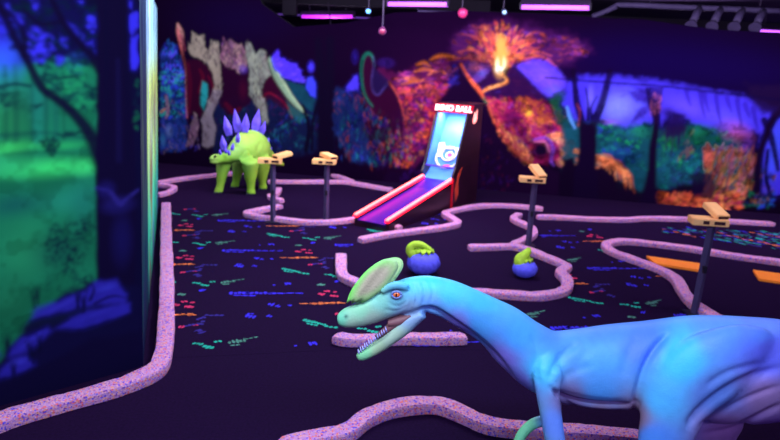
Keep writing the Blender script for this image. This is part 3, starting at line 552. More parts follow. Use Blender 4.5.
kerb('large arched speckled pink kerb in the foreground below the big dinosaur chest', [(280, 447), (310, 438), (348, 432), (364, 417), (390, 407), (420, 403), (441, 403.5), (462, 412), (487, 424), (520, 428), (560, 431), (600, 433), (650, 438)], .15, .095)
kerb('hairpin pink kerb around the orange boards on the right', [(800, 264), (779, 261), (731, 254.5), (683, 246.5), (642, 241.5), (620, 240), (604, 243.5), (611, 251), (636, 259.5), (661, 268.5), (677, 278), (683, 290), (692, 302), (709, 313), (740, 330)], .155)

# ------------------------------------------------------------------ patterned blacklight carpets
MC = {'blue': mat('blue_carpet_motif', (46, 28, 205), .9, var=.3), 'teal': mat('teal_carpet_motif', (18, 160, 140), .9, var=.3), 'pale': mat('pale_green_carpet_motif', (66, 120, 108), .9, var=.3),
      'red': mat('red_carpet_motif', (190, 32, 84), .9, var=.3), 'oran': mat('orange_carpet_motif', (232, 112, 60), .9, var=.3), 'dim': mat('dim_blue_carpet_motif', (40, 20, 120), .9, var=.3)}
m_base = mat('black_carpet_ground', (17, 5, 32), .95, var=.25, vs=60, spec=.05)
MKEYS = list(MC)
def inside(P, x, y):
    c = False
    for i in range(len(P)):
        p, q = P[i], P[(i+1) % len(P)]
        if (p[1] > y) != (q[1] > y) and x < (q[0]-p[0])*(y-p[1])/(q[1]-p[1]+1e-12)+p[0]: c = not c
    return c
def carpet(label, outline, motifs):
    O = [fl(x, y)[:2] for x, y in outline]
    tri = tessellate_polygon([[Vector((p[0], p[1], 0)) for p in O]])
    n = len(O); V = [(p[0], p[1], .0012) for p in O]+[(p[0], p[1], .0001) for p in O]
    F = [tuple(t) for t in tri]+[(i, (i+1) % n, n+(i+1) % n, n+i) for i in range(n)]; M = [0]*len(F)
    up = []
    for t in F[:len(tri)]:
        a, b_, c = [np.array(V[i]) for i in t]; up.append(t if np.cross(b_-a, c-a)[2] > 0 else t[::-1])
    F[:len(tri)] = up
    for cx, cy, pts, mk in motifs:
        if all(inside(O, p[0], p[1]) for p in pts[::2]):
            k = len(V); V += [(p[0], p[1], .0024+.0008*MKEYS.index(mk)/6) for p in pts]; F.append(tuple(range(k, k+len(pts)))); M.append(1+MKEYS.index(mk))
    o = mesh_obj('patterned_carpet', V, F, [m_floor]+[MC[k] for k in MKEYS], fm=M)
    return tag(o, label, 'carpet', 'neon patterned carpets')
# one repeat of the pattern, read off the floor near the left partition: (x0,y0,x1,y1,height,colour,pieces)
TILE = [(229, 293.5, 250, 293, 4, 'blue', 5), (245, 293, 272, 293.5, 3.4, 'blue', 6), (268, 293.5, 303, 293.5, 1.8, 'blue', 4), (232, 295.5, 256, 296, 1.6, 'blue', 3),
        (268, 304, 274, 305, 4, 'blue', 2), (276, 306, 280, 307, 3, 'blue', 2), (288, 305, 292, 306, 3, 'blue', 1), (245, 316, 256, 317, 5, 'blue', 3), (267, 316, 272, 317, 4, 'blue', 2), (247, 313.6, 254, 314, 2, 'blue', 2),
        (299, 303.8, 346, 303.2, 1.5, 'oran', 5), (312, 303.8, 342, 302.6, 3.4, 'oran', 5), (303, 320, 314, 322, 3.4, 'teal', 3), (312, 322, 326, 325, 4, 'teal', 5), (324, 326, 338, 328, 2.4, 'teal', 3), (306, 323.5, 318, 326, 2, 'teal', 3),
        (193, 343, 203, 345, 3.4, 'teal', 3), (203, 346, 214, 348, 4, 'teal', 3), (214, 342, 222, 341, 3, 'teal', 2), (228, 343, 246, 340.5, 5, 'pale', 5), (244, 339.5, 258, 337, 2.2, 'pale', 3), (230, 346, 240, 345, 2, 'pale', 2),
        (173, 304, 179, 306, 4, 'red', 2), (181, 302, 188, 301, 3, 'red', 2), (184, 307, 194, 307.5, 4.4, 'red', 3), (190, 303, 195, 302, 3, 'red', 1),
        (184, 327, 196, 324, 2.4, 'dim', 3), (196, 320, 206, 317, 3, 'dim', 3), (204, 315.5, 224, 315.5, 2.4, 'dim', 4), (197, 330, 203, 333, 5, 'dim', 3), (199, 325, 204, 321, 4, 'dim', 2),
        (294, 346, 297, 346.5, 3, 'blue', 1), (309, 344, 317, 343, 5, 'blue', 3), (318, 284, 324, 286, 3, 'pale', 2),
        (200, 290, 204, 291, 4, 'blue', 2), (308, 264.6, 313, 265, 2.2, 'red', 2), (318, 263.6, 323, 264, 2.2, 'red', 2)]
U1, U2 = np.array([.40, -1.31]), np.array([1.19, .41])
def ragged(cx, cy, a, b_, ang, n=9):
    P = []
    for k in range(n):
        t = 2*PI*k/n; r = rng.uniform(.7, 1.15); x, y = a*r*math.cos(t), b_*r*math.sin(t)
        P.append((cx+x*math.cos(ang)-y*math.sin(ang), cy+x*math.sin(ang)+y*math.cos(ang)))
    return P
base = []
for x0, y0, x1, y1, h, ck, n in TILE:
    for i in range(n):
        t = (i+.5)/n; a, b_ = fl(x0, y0), fl(x1, y1); p = a+(b_-a)*t; L = np.linalg.norm(b_-a)/n*.52
        hh = (fl(x0, y0-h/2)-fl(x0, y0+h/2))[1]/2*rng.uniform(.5, .9); ang = math.atan2(b_[1]-a[1], b_[0]-a[0])
        base.append((p[0], p[1]+rng.uniform(-.3, .3)*hh, max(L, .012), hh, ang, ck))
mot = []
for i in range(-4, 5):
    for j in range(-2, 6):
        o = U1*i+U2*j
        for x, y, a, b_, an, ck in base: mot.append((x+o[0], y+o[1], ragged(x+o[0], y+o[1], a, b_, an), ck))
carpet('black carpet with neon blue, teal, red and orange lizard trails between the winding kerbs',
       [(170, 206), (243, 213.5), (300, 222), (352, 221.5), (372, 222), (384, 223), (392, 232), (362, 239), (350, 250), (342, 255), (341, 276), (360, 286), (400, 297), (430, 292), (473, 292), (520, 296), (562, 296), (569, 285), (566, 266), (545, 254), (537, 244), (537, 226), (560, 227), (600, 229), (620, 233), (606, 243), (612, 252), (640, 261), (665, 270), (678, 280), (690, 302), (708, 316), (760, 345), (705, 350), (467, 350), (335, 350), (174, 358), (172, 330)], mot)
carpet('small patch of neon carpet between the ball game and its kerb', [(404, 226), (440, 225.5), (455, 221.5), (447, 216), (436, 211), (420, 216)], mot)
strip = []
for k in range(900):
    x, y = rng.uniform(655, 800), rng.uniform(226, 250); p = fl(x, y); row = int((p[0]+p[1]*.9)*9); ck = ['teal', 'blue', 'oran', 'blue', 'teal', 'dim'][row % 6]
    if rng.random() < .45: continue
    strip.append((p[0], p[1], ragged(p[0], p[1], rng.uniform(.03, .06), rng.uniform(.010, .02), rng.uniform(-.95, -.75)), ck))
carpet('strip of carpet with slanting teal, blue and orange dashes beyond the right card stand', [(655, 228), (690, 226.5), (740, 229), (800, 234), (800, 253), (770, 249), (730, 243), (690, 236.5), (664, 233)], strip)

# ------------------------------------------------------------------ orange boards on the putting lane
m_or = mat('fluorescent_orange_paint', (255, 134, 40), .6, var=.06)
def board(label, px):
    P = [fl(x, y, .03) for x, y in px]; b = MB(); b.prism(P, (0, 0, -.028)); tag(b.build('orange_board', m_or, bevel=.003), label, 'board', 'orange boards on the right lane')
board('flat bright orange board on the dark lane just left of the right card stand post', [(646.5, 255.5), (703, 263.5), (703.5, 270.5), (655, 263)])
board('flat bright orange board at the right edge beyond the big dinosaur back', [(753, 269.5), (800, 276), (800, 284.5), (759, 278.5)])

# ------------------------------------------------------------------ score card stands
m_post = mat('grey_purple_post', (64, 50, 92), .6); m_wood = mat('pale_orange_wood', (255, 184, 122), .6, var=.1, vs=9); m_dk = mat('dark_metal', (22, 14, 34), .5)
m_slot = mat('dark_slot', (60, 24, 34), .8)
def card_stand(label, bx, by, rz, tilt, phi, lean=(0, 0), hgt=.84):
    p = fl(bx, by); t = thing('score_card_stand', label, 'stand', p, 0, 'score card stands')
    ca, sa = math.cos(rz), math.sin(rz); ex, ey = np.array([ca, sa, 0]), np.array([-sa, ca, 0]); ez = np.array([0, 0, 1.])
    q = p+np.array([lean[0], lean[1], hgt-.07])
    b = MB(); b.loft([p, p+(q-p)*.5, q], [.035]*3, [.035]*3, lat=ey, n=4, pw=2); b.build('post', m_post, t)
    b = MB(); b.box(p+[0, 0, .006], (.17, .17, .012)); b.build('base_plate', m_dk, t, bevel=.003)
    b = MB(); b.box(p+(q-p)*.52+ey*-.03, (.03, .05, .06), (ex, ey, ez)); b.build('clip', m_dk, t)
    c = q+[0, 0, .03]-ex*.035
    b = MB(); b.box(c, (.30, .16, .06), (ex, ey, ez)); tr = b.build('tray', m_wood, t, bevel=.006)
    b = MB(); b.box(c-ey*.081-ex*.04, (.05, .004, .03), (ex, ey, ez)); b.box(c-ey*.081+ex*.07, (.09, .004, .028), (ex, ey, ez)); b.build('pencil_slot', m_slot, tr)
    dr = np.array([math.cos(phi), math.sin(phi), 0]); sx_ = np.array([dr[1], -dr[0], 0]); ct, st = math.cos(tilt), math.sin(tilt)
    ax = (sx_, dr*ct+ez*st, -dr*st+ez*ct); L = .23
    cc = q+[0, 0, .085]+ex*.06+(dr*ct+ez*st)*L*.32
    b = MB(); b.box(cc, (.125, L, .05), ax); sb_ = b.build('card_rest', m_wood, t, bevel=.006)
    b = MB(); b.box(cc-ax[1]*(L/2+.001), (.095, .004, .026), ax); b.build('rest_slot', m_slot, sb_)
    return t
card_stand('score card stand with slanting orange top, standing beside the green plated dinosaur', 273, 222, .1, .18, .75, (0, 0), .84)
card_stand('score card stand with pale orange top, between the plated dinosaur and ball game', 326, 222, .0, .12, 2.3, (0, 0), .84)
card_stand('score card stand with twisted pale top, right of the ball game against the fiery mural', 528, 246, -.1, .5, 2.0, (.01, 0), .85)
card_stand('score card stand nearest the viewer, right, behind the big dinosaur back', 694, 314, -.12, .32, 1.75, (.03, 0), .9)
# ------------------------------------------------------------------ round plants with hooked tips
m_bulb = mat('violet_blue_bulb', (96, 92, 255), .7, var=.2, vs=30, bump=.6); m_hook = mat('yellow_green_stalk', (176, 214, 56), .6, var=.2, vs=20, bump=.3)
def bulb(label, x, y, r, pts, rr):
    p = fl(x, y); t = thing('bulb_plant', label, 'plant', p, 0, 'round blue plants')
    n, m = 40, 18; V = []; F = []
    for j in range(m+1):
        a = PI*j/m; cr = math.sin(a)**.8; z = r*.72*(1-math.cos(a))
        for k in range(n):
            b_ = 2*PI*k/n; s = 1+.035*math.sin(b_*11+j*.4)+.02*math.sin(b_*23)
            V.append(p+[r*cr*s*math.cos(b_), r*cr*s*math.sin(b_), z])
    for j in range(m):
        for k in range(n): F.append((j*n+k, j*n+(k+1) % n, (j+1)*n+(k+1) % n, (j+1)*n+k))
    mesh_obj('bulb', V, F, m_bulb, t, smooth=True)
    Y = p[1]; b = MB(); b.loft([at(a, c, Y+dy) for a, c, dy in pts], rr, rr, lat=(0, 1, 0), n=16, sub=5); s = b.build('stalk', m_hook, t, smooth=True)
    c0 = np.array([p[0], p[1], r*1.2]); V = []; n = 27; F = []
    rings = [(.2, .36), (.32, .33), (.46, .28), (.55, .20)]
    for q, (rad, z) in enumerate(rings):
        for k in range(n):
            b_ = 2*PI*k/n; rg = rad*(1+(.10*math.sin(b_*9) if q > 1 else 0)); V.append(c0+[r*rg*math.cos(b_), r*rg*math.sin(b_), r*(z+(.16*math.cos(b_*9) if q == 3 else 0))])
    for q in range(3):
        for k in range(n): F.append((q*n+k, q*n+(k+1) % n, (q+1)*n+(k+1) % n, (q+1)*n+k))
    col = mesh_obj('leaf_collar', V, F, m_hook, t, smooth=True); sm = col.modifiers.new('thickness', 'SOLIDIFY'); sm.thickness = .012
bulb('round blue plant with a hooked yellow-green tip, directly above the big dinosaur neck', 423, 273.5, .165, [(416, 257, 0), (410.5, 250, 0), (413.5, 245, 0), (421, 244.6, -.01), (428, 248.4, -.02), (434, 253, -.03)], [.07, .05, .038, .032, .026, .012])
bulb('small blue plant with a pointed yellow-green top inside the right looped kerb', 524, 277, .125, [(523, 266, 0), (521, 260, 0), (525, 255, .0), (528, 251, 0), (529, 248, 0)], [.085, .07, .05, .035, .02])

# ------------------------------------------------------------------ ball rolling game
gO = np.array([-.235, 8.1, 0]); gu = np.array([.53, .85, 0]); gu /= np.linalg.norm(gu); gv = np.array([gu[1], -gu[0], 0])
def G(u, v, z): return gO+gu*u+gv*v+np.array([0, 0, z])
def gbox(b, u0, u1, v0, v1, z0, z1): return b.box(G((u0+u1)/2, (v0+v1)/2, (z0+z1)/2), (u1-u0, v1-v0, z1-z0), (gu, gv, (0, 0, 1)))
m_cab = mat('black_red_cabinet', (34, 6, 26), .35, var=.3, vs=5, spec=.5); m_lane = mat('violet_lane', (60, 20, 150), .35, var=.1, spec=.5)
m_led = mat('red_white_light_strip', (255, 120, 110), .4, emit=5.5, ecol=(255, 84, 88)); m_ledc = mat('red_light_glow_strip', (255, 20, 40), .4, emit=7, ecol=(255, 14, 36))
m_white = mat('white_ring', (255, 235, 255), .5); m_pblue = mat('blue_playfield', (80, 140, 255), .5, var=.15, vs=4); m_sign = mat('lit_white_letters', (255, 255, 255), .4, emit=5, ecol=(255, 150, 150))
m_red = mat('lit_red_sign_board', (150, 10, 40), .5, emit=.55, ecol=(255, 6, 40)); m_pink = mat('pink_disc', (255, 70, 170), .5)
gm = thing('ball_rolling_game', 'red-lit ball rolling arcade game with glowing blue target board and illuminated sign', 'arcade game', G(0, 0, 0))
b = MB()
for s in (-1, 1): b.prism([G(u, s*.24-.02, z) for u, z in [(0, 0), (1.72, 0), (1.72, .43), (0, .125)]], gv*.04)
b.prism([G(u, -.22, z) for u, z in ((0, 0), (.03, 0), (.03, .08), (0, .08))], gv*.44); b.build('lane_body', m_cab, gm)
b = MB(); b.prism([G(u, -.218, z) for u, z in ((.0, .09), (1.4, .32), (1.72, .42), (1.72, .3), (0, .04))], gv*.436); b.build('lane', m_lane, gm)
for s in (-1, 1):
    b = MB(); b.loft([G(-.02, s*.24, .155), G(1.70, s*.24, .455)], [.017]*2, [.022]*2, lat=gv, n=10); r_ = b.build('light_rail', m_led, gm)
    b = MB(); b.loft([G(-.02, s*.24, .13), G(1.70, s*.24, .43)], [.016]*2, [.032]*2, lat=gv, n=8); b.build('rail_glow_strip', m_ledc, r_)
# cabinet: two side cheeks, back, roof, slanted board
_G = G
def G(u, v, z): return _G(u-.22+(.17*max(0, z-.45) if u < 2.6 else 0), v*.93, z*1.03)
side = [(1.9, 0), (2.75, 0), (2.75, 1.47), (2.22, 1.47), (2.10, 1.30), (1.95, .62), (1.9, .5)]
b = MB()
for s in (-1, 1): b.prism([G(u, s*.275-.015, z) for u, z in side], gv*.03)
gbox(b, 2.71, 2.75, -.26, .26, 0, 1.47); gbox(b, 2.2, 2.74, -.26, .26, 1.44, 1.47); gbox(b, 1.92, 1.96, -.26, .26, 0, .3); b.build('cabinet', m_cab, gm)
b = MB(); b.prism([G(u, -.258, z) for u, z in ((1.95, .40), (2.12, .52), (2.50, 1.36), (2.54, 1.36), (2.16, .5), (1.95, .36))], gv*.478); tb = b.build('target_board', m_pblue, gm)
for s in (-1, 1):
    b = MB(); b.prism([G(u, s*.252-.004, z) for u, z in ((1.98, .6), (2.14, 1.3), (2.5, 1.34), (2.16, .56))], gv*.008); b.build('side_lining', m_pblue, gm)
slope = (G(2.50, 0, 1.36)-G(2.12, 0, .52)); sl = np.linalg.norm(slope); sd = slope/sl; sn = np.cross(gv, sd); sn = sn if sn[1] < 0 else -sn
def T(v, h, o=.012): return G(2.12, 0, .52)+gv*v+sd*h+sn*o
def ring(cv_, ch, rx, rh, w, name='score_ring', m=m_white, a0=0, a1=2*PI, o=.02):
    b = MB(); n = 30; b.tube([T(cv_+rx*math.cos(a0+(a1-a0)*k/n), ch+rh*math.sin(a0+(a1-a0)*k/n), o) for k in range(n+1)], w, n=8, lat=gv*.3+sn); return b.build(name, m, tb, smooth=True)
ring(.0, .20, .19, .17, .015); ring(.0, .26, .12, .11, .013); ring(.02, .24, .055, .05, .012)
b = MB(); b.prism([T(v, h, .003) for v, h in ((-.19, .2), (-.22, .42), (-.14, .44), (-.10, .37), (.10, .37), (.15, .40), (.2, .36), (.18, .2), (.08, .34), (-.08, .34), (-.13, .2))], sn*.012); b.build('score_panel', m_white, tb)
b = MB(); b.prism([T(.02+.05*math.cos(a*PI/8), .22+.045*math.sin(a*PI/8), .004) for a in range(16)], sn*.012); b.build('score_pocket', m_pink, tb)
b = MB(); b.prism([T(.04+.07*math.cos(a*PI/8), .06+.025*math.sin(a*PI/8), .004) for a in range(16)], sn*.012); b.build('score_pocket', m_pink, tb)
b = MB(); gbox(b, 1.96, 1.99, -.25, .25, .58, .60); b.build('crossbar', mat('violet_bar', (90, 60, 200), .4), gm)
b = MB(); b.prism([G(u, -.29, z) for u, z in ((2.14, 1.335), (2.24, 1.335), (2.27, 1.455), (2.17, 1.455))], gv*.545); mq = b.build('sign_board', m_red, gm, bevel=.004)
def text_mesh(s, size, ext, O, ax, ay, az, name, m, parent, cxy=True):
    cu = bpy.data.curves.new('t', 'FONT'); cu.body = s; cu.size = size; cu.extrude = ext; cu.align_x = 'CENTER'; cu.align_y = 'CENTER'; cu.offset = .003; cu.space_character = 1.05
    o = bpy.data.objects.new('t', cu); C.objects.link(o); bpy.context.view_layer.update()
    me = bpy.data.meshes.new_from_object(o.evaluated_get(bpy.context.evaluated_depsgraph_get())); bpy.data.objects.remove(o)
    M = Matrix(((ax[0], ay[0], az[0], O[0]), (ax[1], ay[1], az[1], O[1]), (ax[2], ay[2], az[2], O[2]), (0, 0, 0, 1))); me.transform(M); me.materials.clear(); me.materials.append(m)
    return link(name, me, parent)
ty = np.array([gu[0]*.03, gu[1]*.03, .12]); ty /= np.linalg.norm(ty); tz = np.cross(gv, ty)
text_mesh('DINO BALL', .116, .004, G(2.147, 0, 1.395), gv*1.0, ty, tz, 'sign_lettering', m_sign, mq)
# flame emblem on the side of the cabinet, red corner post
fl_o = [(0, 0), (.05, .02), (.075, .07), (.06, .13), (.045, .21), (.03, .15), (.015, .12), (-.01, .18), (-.03, .11), (-.04, .05), (-.02, .01)]
m_flame = mat('lit_flame_emblem', (255, 200, 190), .5, emit=2, ecol=(255, 110, 90))
b = MB(); b.prism([G(2.34+a*1.2, .291, 1.19+z*1.0) for a, z in fl_o], gv*.006); b.build('flame_emblem', m_flame, gm)
b = MB(); gbox(b, 1.89, 1.93, .262, .296, .02, .46); b.build('corner_trim', mat('red_trim', (190, 16, 40), .4), gm)
m_sp = mat('orange_side_graphic', (190, 60, 40), .5, var=.5, vs=14)
b = MB(); b.prism([G(u, .291, z) for u, z in ((2.02, .1), (2.10, .2), (2.08, .42), (2.16, .6), (2.04, .5), (1.98, .3))], gv*.003); b.build('side_graphic', m_sp, gm)

# ------------------------------------------------------------------ ceiling things
m_tube = mat('violet_tube_light', (210, 60, 235), .4, emit=1.5, ecol=(196, 44, 235)); m_tube2 = mat('pale_violet_tube_light', (220, 120, 255), .4, emit=2.1, ecol=(196, 92, 255)); m_fix = mat('dark_lamp_housing', (40, 26, 56), .5)
def tube_lamp(label, x0, y0, x1, y1, z, m=m_tube, r=.036):
    a, c = fl(x0, y0, z), fl(x1, y1, z); mid = (a+c)/2; d = (c-a)/np.linalg.norm(c-a); t = thing('tube_lamp', label, 'ceiling lamp', mid, 0, 'violet tube lamps')
    b = MB(); b.tube([a, c], r, n=14); b.build('tube', m, t, smooth=True)
    b = MB(); s = np.cross((0, 0, 1), d); b.prism([a+s*.07+[0, 0, .05], a-s*.07+[0, 0, .05], a-s*.04+[0, 0, .12], a+s*.04+[0, 0, .12]], c-a); b.build('housing', m_fix, t)
    for e in (a, c):
        b = MB(); b.box(e+[0, 0, .02], (.03, .08, .1), (d, s, (0, 0, 1))); b.build('end_holder', m_fix, t)
        b = MB(); q = mid+(e-mid)*.7; b.tube([q+[0, 0, .11], [q[0], q[1], 3.46]], .008, n=6); b.build('hanging_rod', m_fix, t)
tube_lamp('pink-violet tube lamp over the left part of the back mural', 302, 16.5, 354, 16.5, 3.02)
tube_lamp('pale violet tube lamp directly above the ball game', 388, 4, 448, 4.5, 3.02, m_tube2)
tube_lamp('pale violet tube lamp to the right above the erupting volcano', 521, 7, 590, 8, 3.04, m_tube2)
tube_lamp('violet tube lamp at the far right beside the grey pipes', 755, 31, 810, 34, 3.02, m_tube2)
def spot(label, x, y, Y, col, e, s=.06, body=(40, 26, 56)):
    p = at(x, y, Y); t = thing('spotlight', label, 'spotlight', p, 0, 'small hanging spotlights'); mb = mat('spotlight_housing', body, .5)
    b = MB(); b.loft([p+[0, .10, .03], p+[0, .02, .01], p+[0, -.05, -.012]], [s*.6, s*.8, s], [s*.6, s*.8, s], lat=(1, 0, 0), n=18); h = b.build('lamp_head', mb, t, smooth=False)
    b = MB(); b.sphere(p+[0, -.05, -.012], (s*.72, s*.3, s*.72)); b.build('lens', mat('spotlight_lens', col, .3, emit=e), h, smooth=True)
    b = MB(); b.tube([p+[0, .06, s*.7], [p[0], p[1]+.06, 3.46]], .012, n=8); b.build('hanging_rod', m_fix, t)
spot('tiny bright blue spotlight between the left tube lamp and the next one', 368.5, 10.5, 10.9, (90, 170, 255), 3, .05)
spot('small dull pink spotlight in front of the dark wall above the long necked mural dinosaur', 382.5, 30.5, 9.6, (120, 40, 70), .2, .055, (90, 36, 80))
spot('bright pink spotlight right of the ball game lamp, above the volcano smoke', 462.5, 12.5, 10.4, (230, 50, 110), .6, .075, (150, 30, 90))
spot('small pale blue spotlight left of the volcano tube lamp', 504, 11.5, 10.7, (150, 190, 240), .8, .045, (60, 60, 90))
m_pipe = mat('grey_pipe', (66, 54, 92), .6, var=.15)
pp = thing('ceiling_pipe', 'long grey bent pipe with four slanting branch pipes under the ceiling at the right', 'pipe', at(700, 8, 11.6))
b = MB(); b.tube(crom([at(592, 16.5, 11.6), at(604, 12, 11.6), at(616, 6.5, 11.6), at(624, 5, 11.6), at(700, 8, 11.6), at(790, 11.5, 11.6)], 4), .045, n=14); b.build('main_pipe', m_pipe, pp, smooth=True)
for x in (699, 720, 742, 763):
    a, c = at(x, 8.5+(x-699)*.04, 11.6), at(x-8, 26+(x-699)*.03, 11.3)
    b = MB(); b.tube([a, a+(c-a)*.8], .06, n=14); br = b.build('branch_pipe', m_pipe, pp, smooth=True)
    b = MB(); b.tube([a+(c-a)*.78, a+(c-a)*.88, c], [.062, .075, .1], n=14); b.build('flared_nozzle', m_pipe, br)
for x in (650, 760):
    p = at(x, 6, 11.6); b = MB(); b.tube([p, [p[0], p[1], 3.46]], .01, n=6); b.build('hanging_rod', m_fix, pp)
m_beam = mat('dark_beam', (24, 14, 34), .8)
for i, (x, Y) in enumerate(((-3.2, 17.5), (-1.9, 14.2))):
    pass
for lab, x0, x1, Y, z, sz in (('dark ceiling beam running across behind the left tube lamp', -8, 2, 15.2, 3.3, .12), ('dark ceiling beam running across beyond the volcano wall', 2, 11, 18.0, 3.3, .14)):
    b = MB(); b.box(((x0+x1)/2, Y, 3.45-sz), (x1-x0, .14, sz*2)); tag(b.build('ceiling_beam', m_beam, bevel=.01), lab, 'beam', 'dark ceiling beams')
b = MB(); p0, p1 = at(285, 14, 14), at(285, 4, 14); b.box((at(290, 15, 14)[0], 14, 3.2), (.28, .2, .6)); tag(b.build('hanging_column', m_beam), 'dark square drop column just left of the pink-violet tube lamp', 'column')
b = MB(); b.tube([at(328, 2, 15), at(331, 27, 15)], .014, n=8); tag(b.build('hanging_cable', m_fix), 'thin dark cable hanging behind the left tube lamp', 'cable')
b = MB(); b.tube([at(418, 11, 11.8), at(458, 12.2, 11.8)], .02, n=8); b.tube([at(418, 11, 11.8), [at(418, 11, 11.8)[0], 11.8, 3.46]], .008, n=6); tag(b.build('pale_pipe', m_pipe), 'short pale pipe just above the mural wall left of the pink spotlight', 'pipe')

# ------------------------------------------------------------------ sculpted figures
def proj(V):
    d = V-EYE; k = d@Fv; return 390+FPX*(d@Rv)/k, 220-FPX*(d@Uv)/k
def sculpt(name, mb, voxel, smooth, parent, m, anchors, sig, creases=(), near=(0, -1, 0), post=None, relax=0):
    """several closed limbs fused into one continuous skin, then creased and painted"""
    tmp = mb.build('tmp', m); md = tmp.modifiers.new('r', 'REMESH'); md.mode = 'VOXEL'; md.voxel_size = voxel; md.use_smooth_shade = True
    s = tmp.modifiers.new('s', 'SMOOTH'); s.factor = .5; s.iterations = smooth
    bpy.context.view_layer.update()
    me = bpy.data.meshes.new_from_object(tmp.evaluated_get(bpy.context.evaluated_depsgraph_get())); bpy.data.objects.remove(tmp)
    n = len(me.vertices); V = np.zeros(n*3); me.vertices.foreach_get('co', V); V = V.reshape(-1, 3)
    N = np.zeros(n*3); me.vertices.foreach_get('normal', N); N = N.reshape(-1, 3)
    if relax:
        ed = np.zeros(len(me.edges)*2, np.int32); me.edges.foreach_get('vertices', ed); ed = ed.reshape(-1, 2)
        cnt = np.bincount(ed.reshape(-1), minlength=n)[:, None]; px, py = proj(V); w = (sstep((px-relax)/40)*sstep((440-py)/30+1)*.6)[:, None]
        for _ in range(70):
            S2 = np.column_stack([np.bincount(ed[:, 0], V[ed[:, 1], c], n)+np.bincount(ed[:, 1], V[ed[:, 0], c], n) for c in range(3)])/cnt; V = V*(1-w)+S2*w
    px, py = proj(V); nr = sstep((N@np.asarray(near, float)+.15)*2)
    for pts, wdt, dep in creases:
        P = crom(np.array(pts, float), 4); D = np.full(n, 1e9); tt = np.zeros(n); L = len(P)-1
        for i in range(L):
            v = P[i+1]-P[i]; t = np.clip(((px-P[i][0])*v[0]+(py-P[i][1])*v[1])/(v@v), 0, 1)
            d = np.hypot(px-P[i][0]-t*v[0], py-P[i][1]-t*v[1]); k = d < D; D[k] = d[k]; tt[k] = (i+t[k])/L
        fade = np.clip(np.minimum(tt, 1-tt)*6, .15, 1)
        V -= N*(dep*fade*np.exp(-(D/wdt)**2)*nr)[:, None]
    me.vertices.foreach_set('co', V.reshape(-1))
    W = np.zeros(n); Cc = np.zeros((n, 3))
    for x, y, c in anchors:
        w = 1/(((px-x)**2+(py-y)**2)/sig**2+.15)**2; W += w; Cc += w[:, None]*lin(c)
    Cc /= W[:, None]
    if post: Cc = post(V, N, px, py, Cc)
    col = np.ones((n, 4), np.float32); col[:, :3] = Cc
    a = me.color_attributes.new('paint', 'FLOAT_COLOR', 'POINT'); a.data.foreach_set('color', col.reshape(-1))
    me.materials.clear(); me.materials.append(m); me.polygons.foreach_set('use_smooth', [True]*len(me.polygons)); me.update()
    return link(name, me, parent)

# --- the large crested dinosaur
K = 1/FPX
def R_(r, Y): return [a*b_*K for a, b_ in zip(r, Y)]
def limb(b, rows, sub=4, n=22, lat=(0, 1, 0), asp=None):
    """rows: px, py, depth, radius in px, half width in m"""
    b.loft([at(x, y, Y) for x, y, Y, r, l in rows], [r*Y*K for x, y, Y, r, l in rows], [l for *_, l in rows], lat=lat, n=n, sub=sub)
b = MB()
limb(b, [(392, 298, 2.70, 15, .052), (402, 297, 2.70, 18, .058), (412, 295, 2.70, 19.5, .06), (428, 294, 2.71, 20, .062), (447, 299, 2.73, 21.5, .064), (465, 308, 2.75, 23.5, .066), (484, 318, 2.78, 25, .07), (502, 329, 2.81, 28, .08), (521, 346, 2.84, 32, .10),
         (544, 361, 2.87, 36, .125), (572, 367, 2.89, 43, .145), (605, 368, 2.9, 49, .155), (645, 366, 2.9, 51, .16), (690, 367, 2.9, 59, .17), (740, 371, 2.91, 62, .17), (790, 371, 2.93, 57, .15), (850, 370, 2.97, 40, .12), (930, 374, 3.05, 29, .085), (1030, 384, 3.15, 19, .055), (1150, 396, 3.3, 11, .03), (1260, 400, 3.45, 4, .012)], sub=4, n=36)
# skull, snout, lower jaw
limb(b, [(408, 296, 2.70, 17, .056), (396, 298, 2.695, 18.3, .056), (384, 303, 2.69, 17.5, .05), (370, 310.5, 2.685, 15.2, .043), (357, 315.5, 2.68, 13, .037), (346, 318.5, 2.68, 11, .031), (339.5, 320.5, 2.68, 7, .021), (337.5, 321, 2.68, 3.5, .01)], sub=3, n=26)
limb(b, [(422, 311, 2.70, 8, .044), (411, 318.5, 2.70, 10, .046), (402, 327.5, 2.695, 9.5, .043), (391, 336.5, 2.69, 8.3, .037), (380, 345, 2.685, 7.6, .031), (369, 352, 2.68, 6.8, .026), (361, 356, 2.68, 6, .02), (357, 357.5, 2.68, 3.4, .012)], sub=3, n=20)
# brow ridge and cheek
for Yq in (2.645, 2.755):
    limb(b, [(381, 292, Yq, 3, .008), (390, 286.5, Yq-.0, 4.5, .012), (399, 285, Yq, 5, .013), (409, 287.5, Yq, 3.5, .01)], n=10)
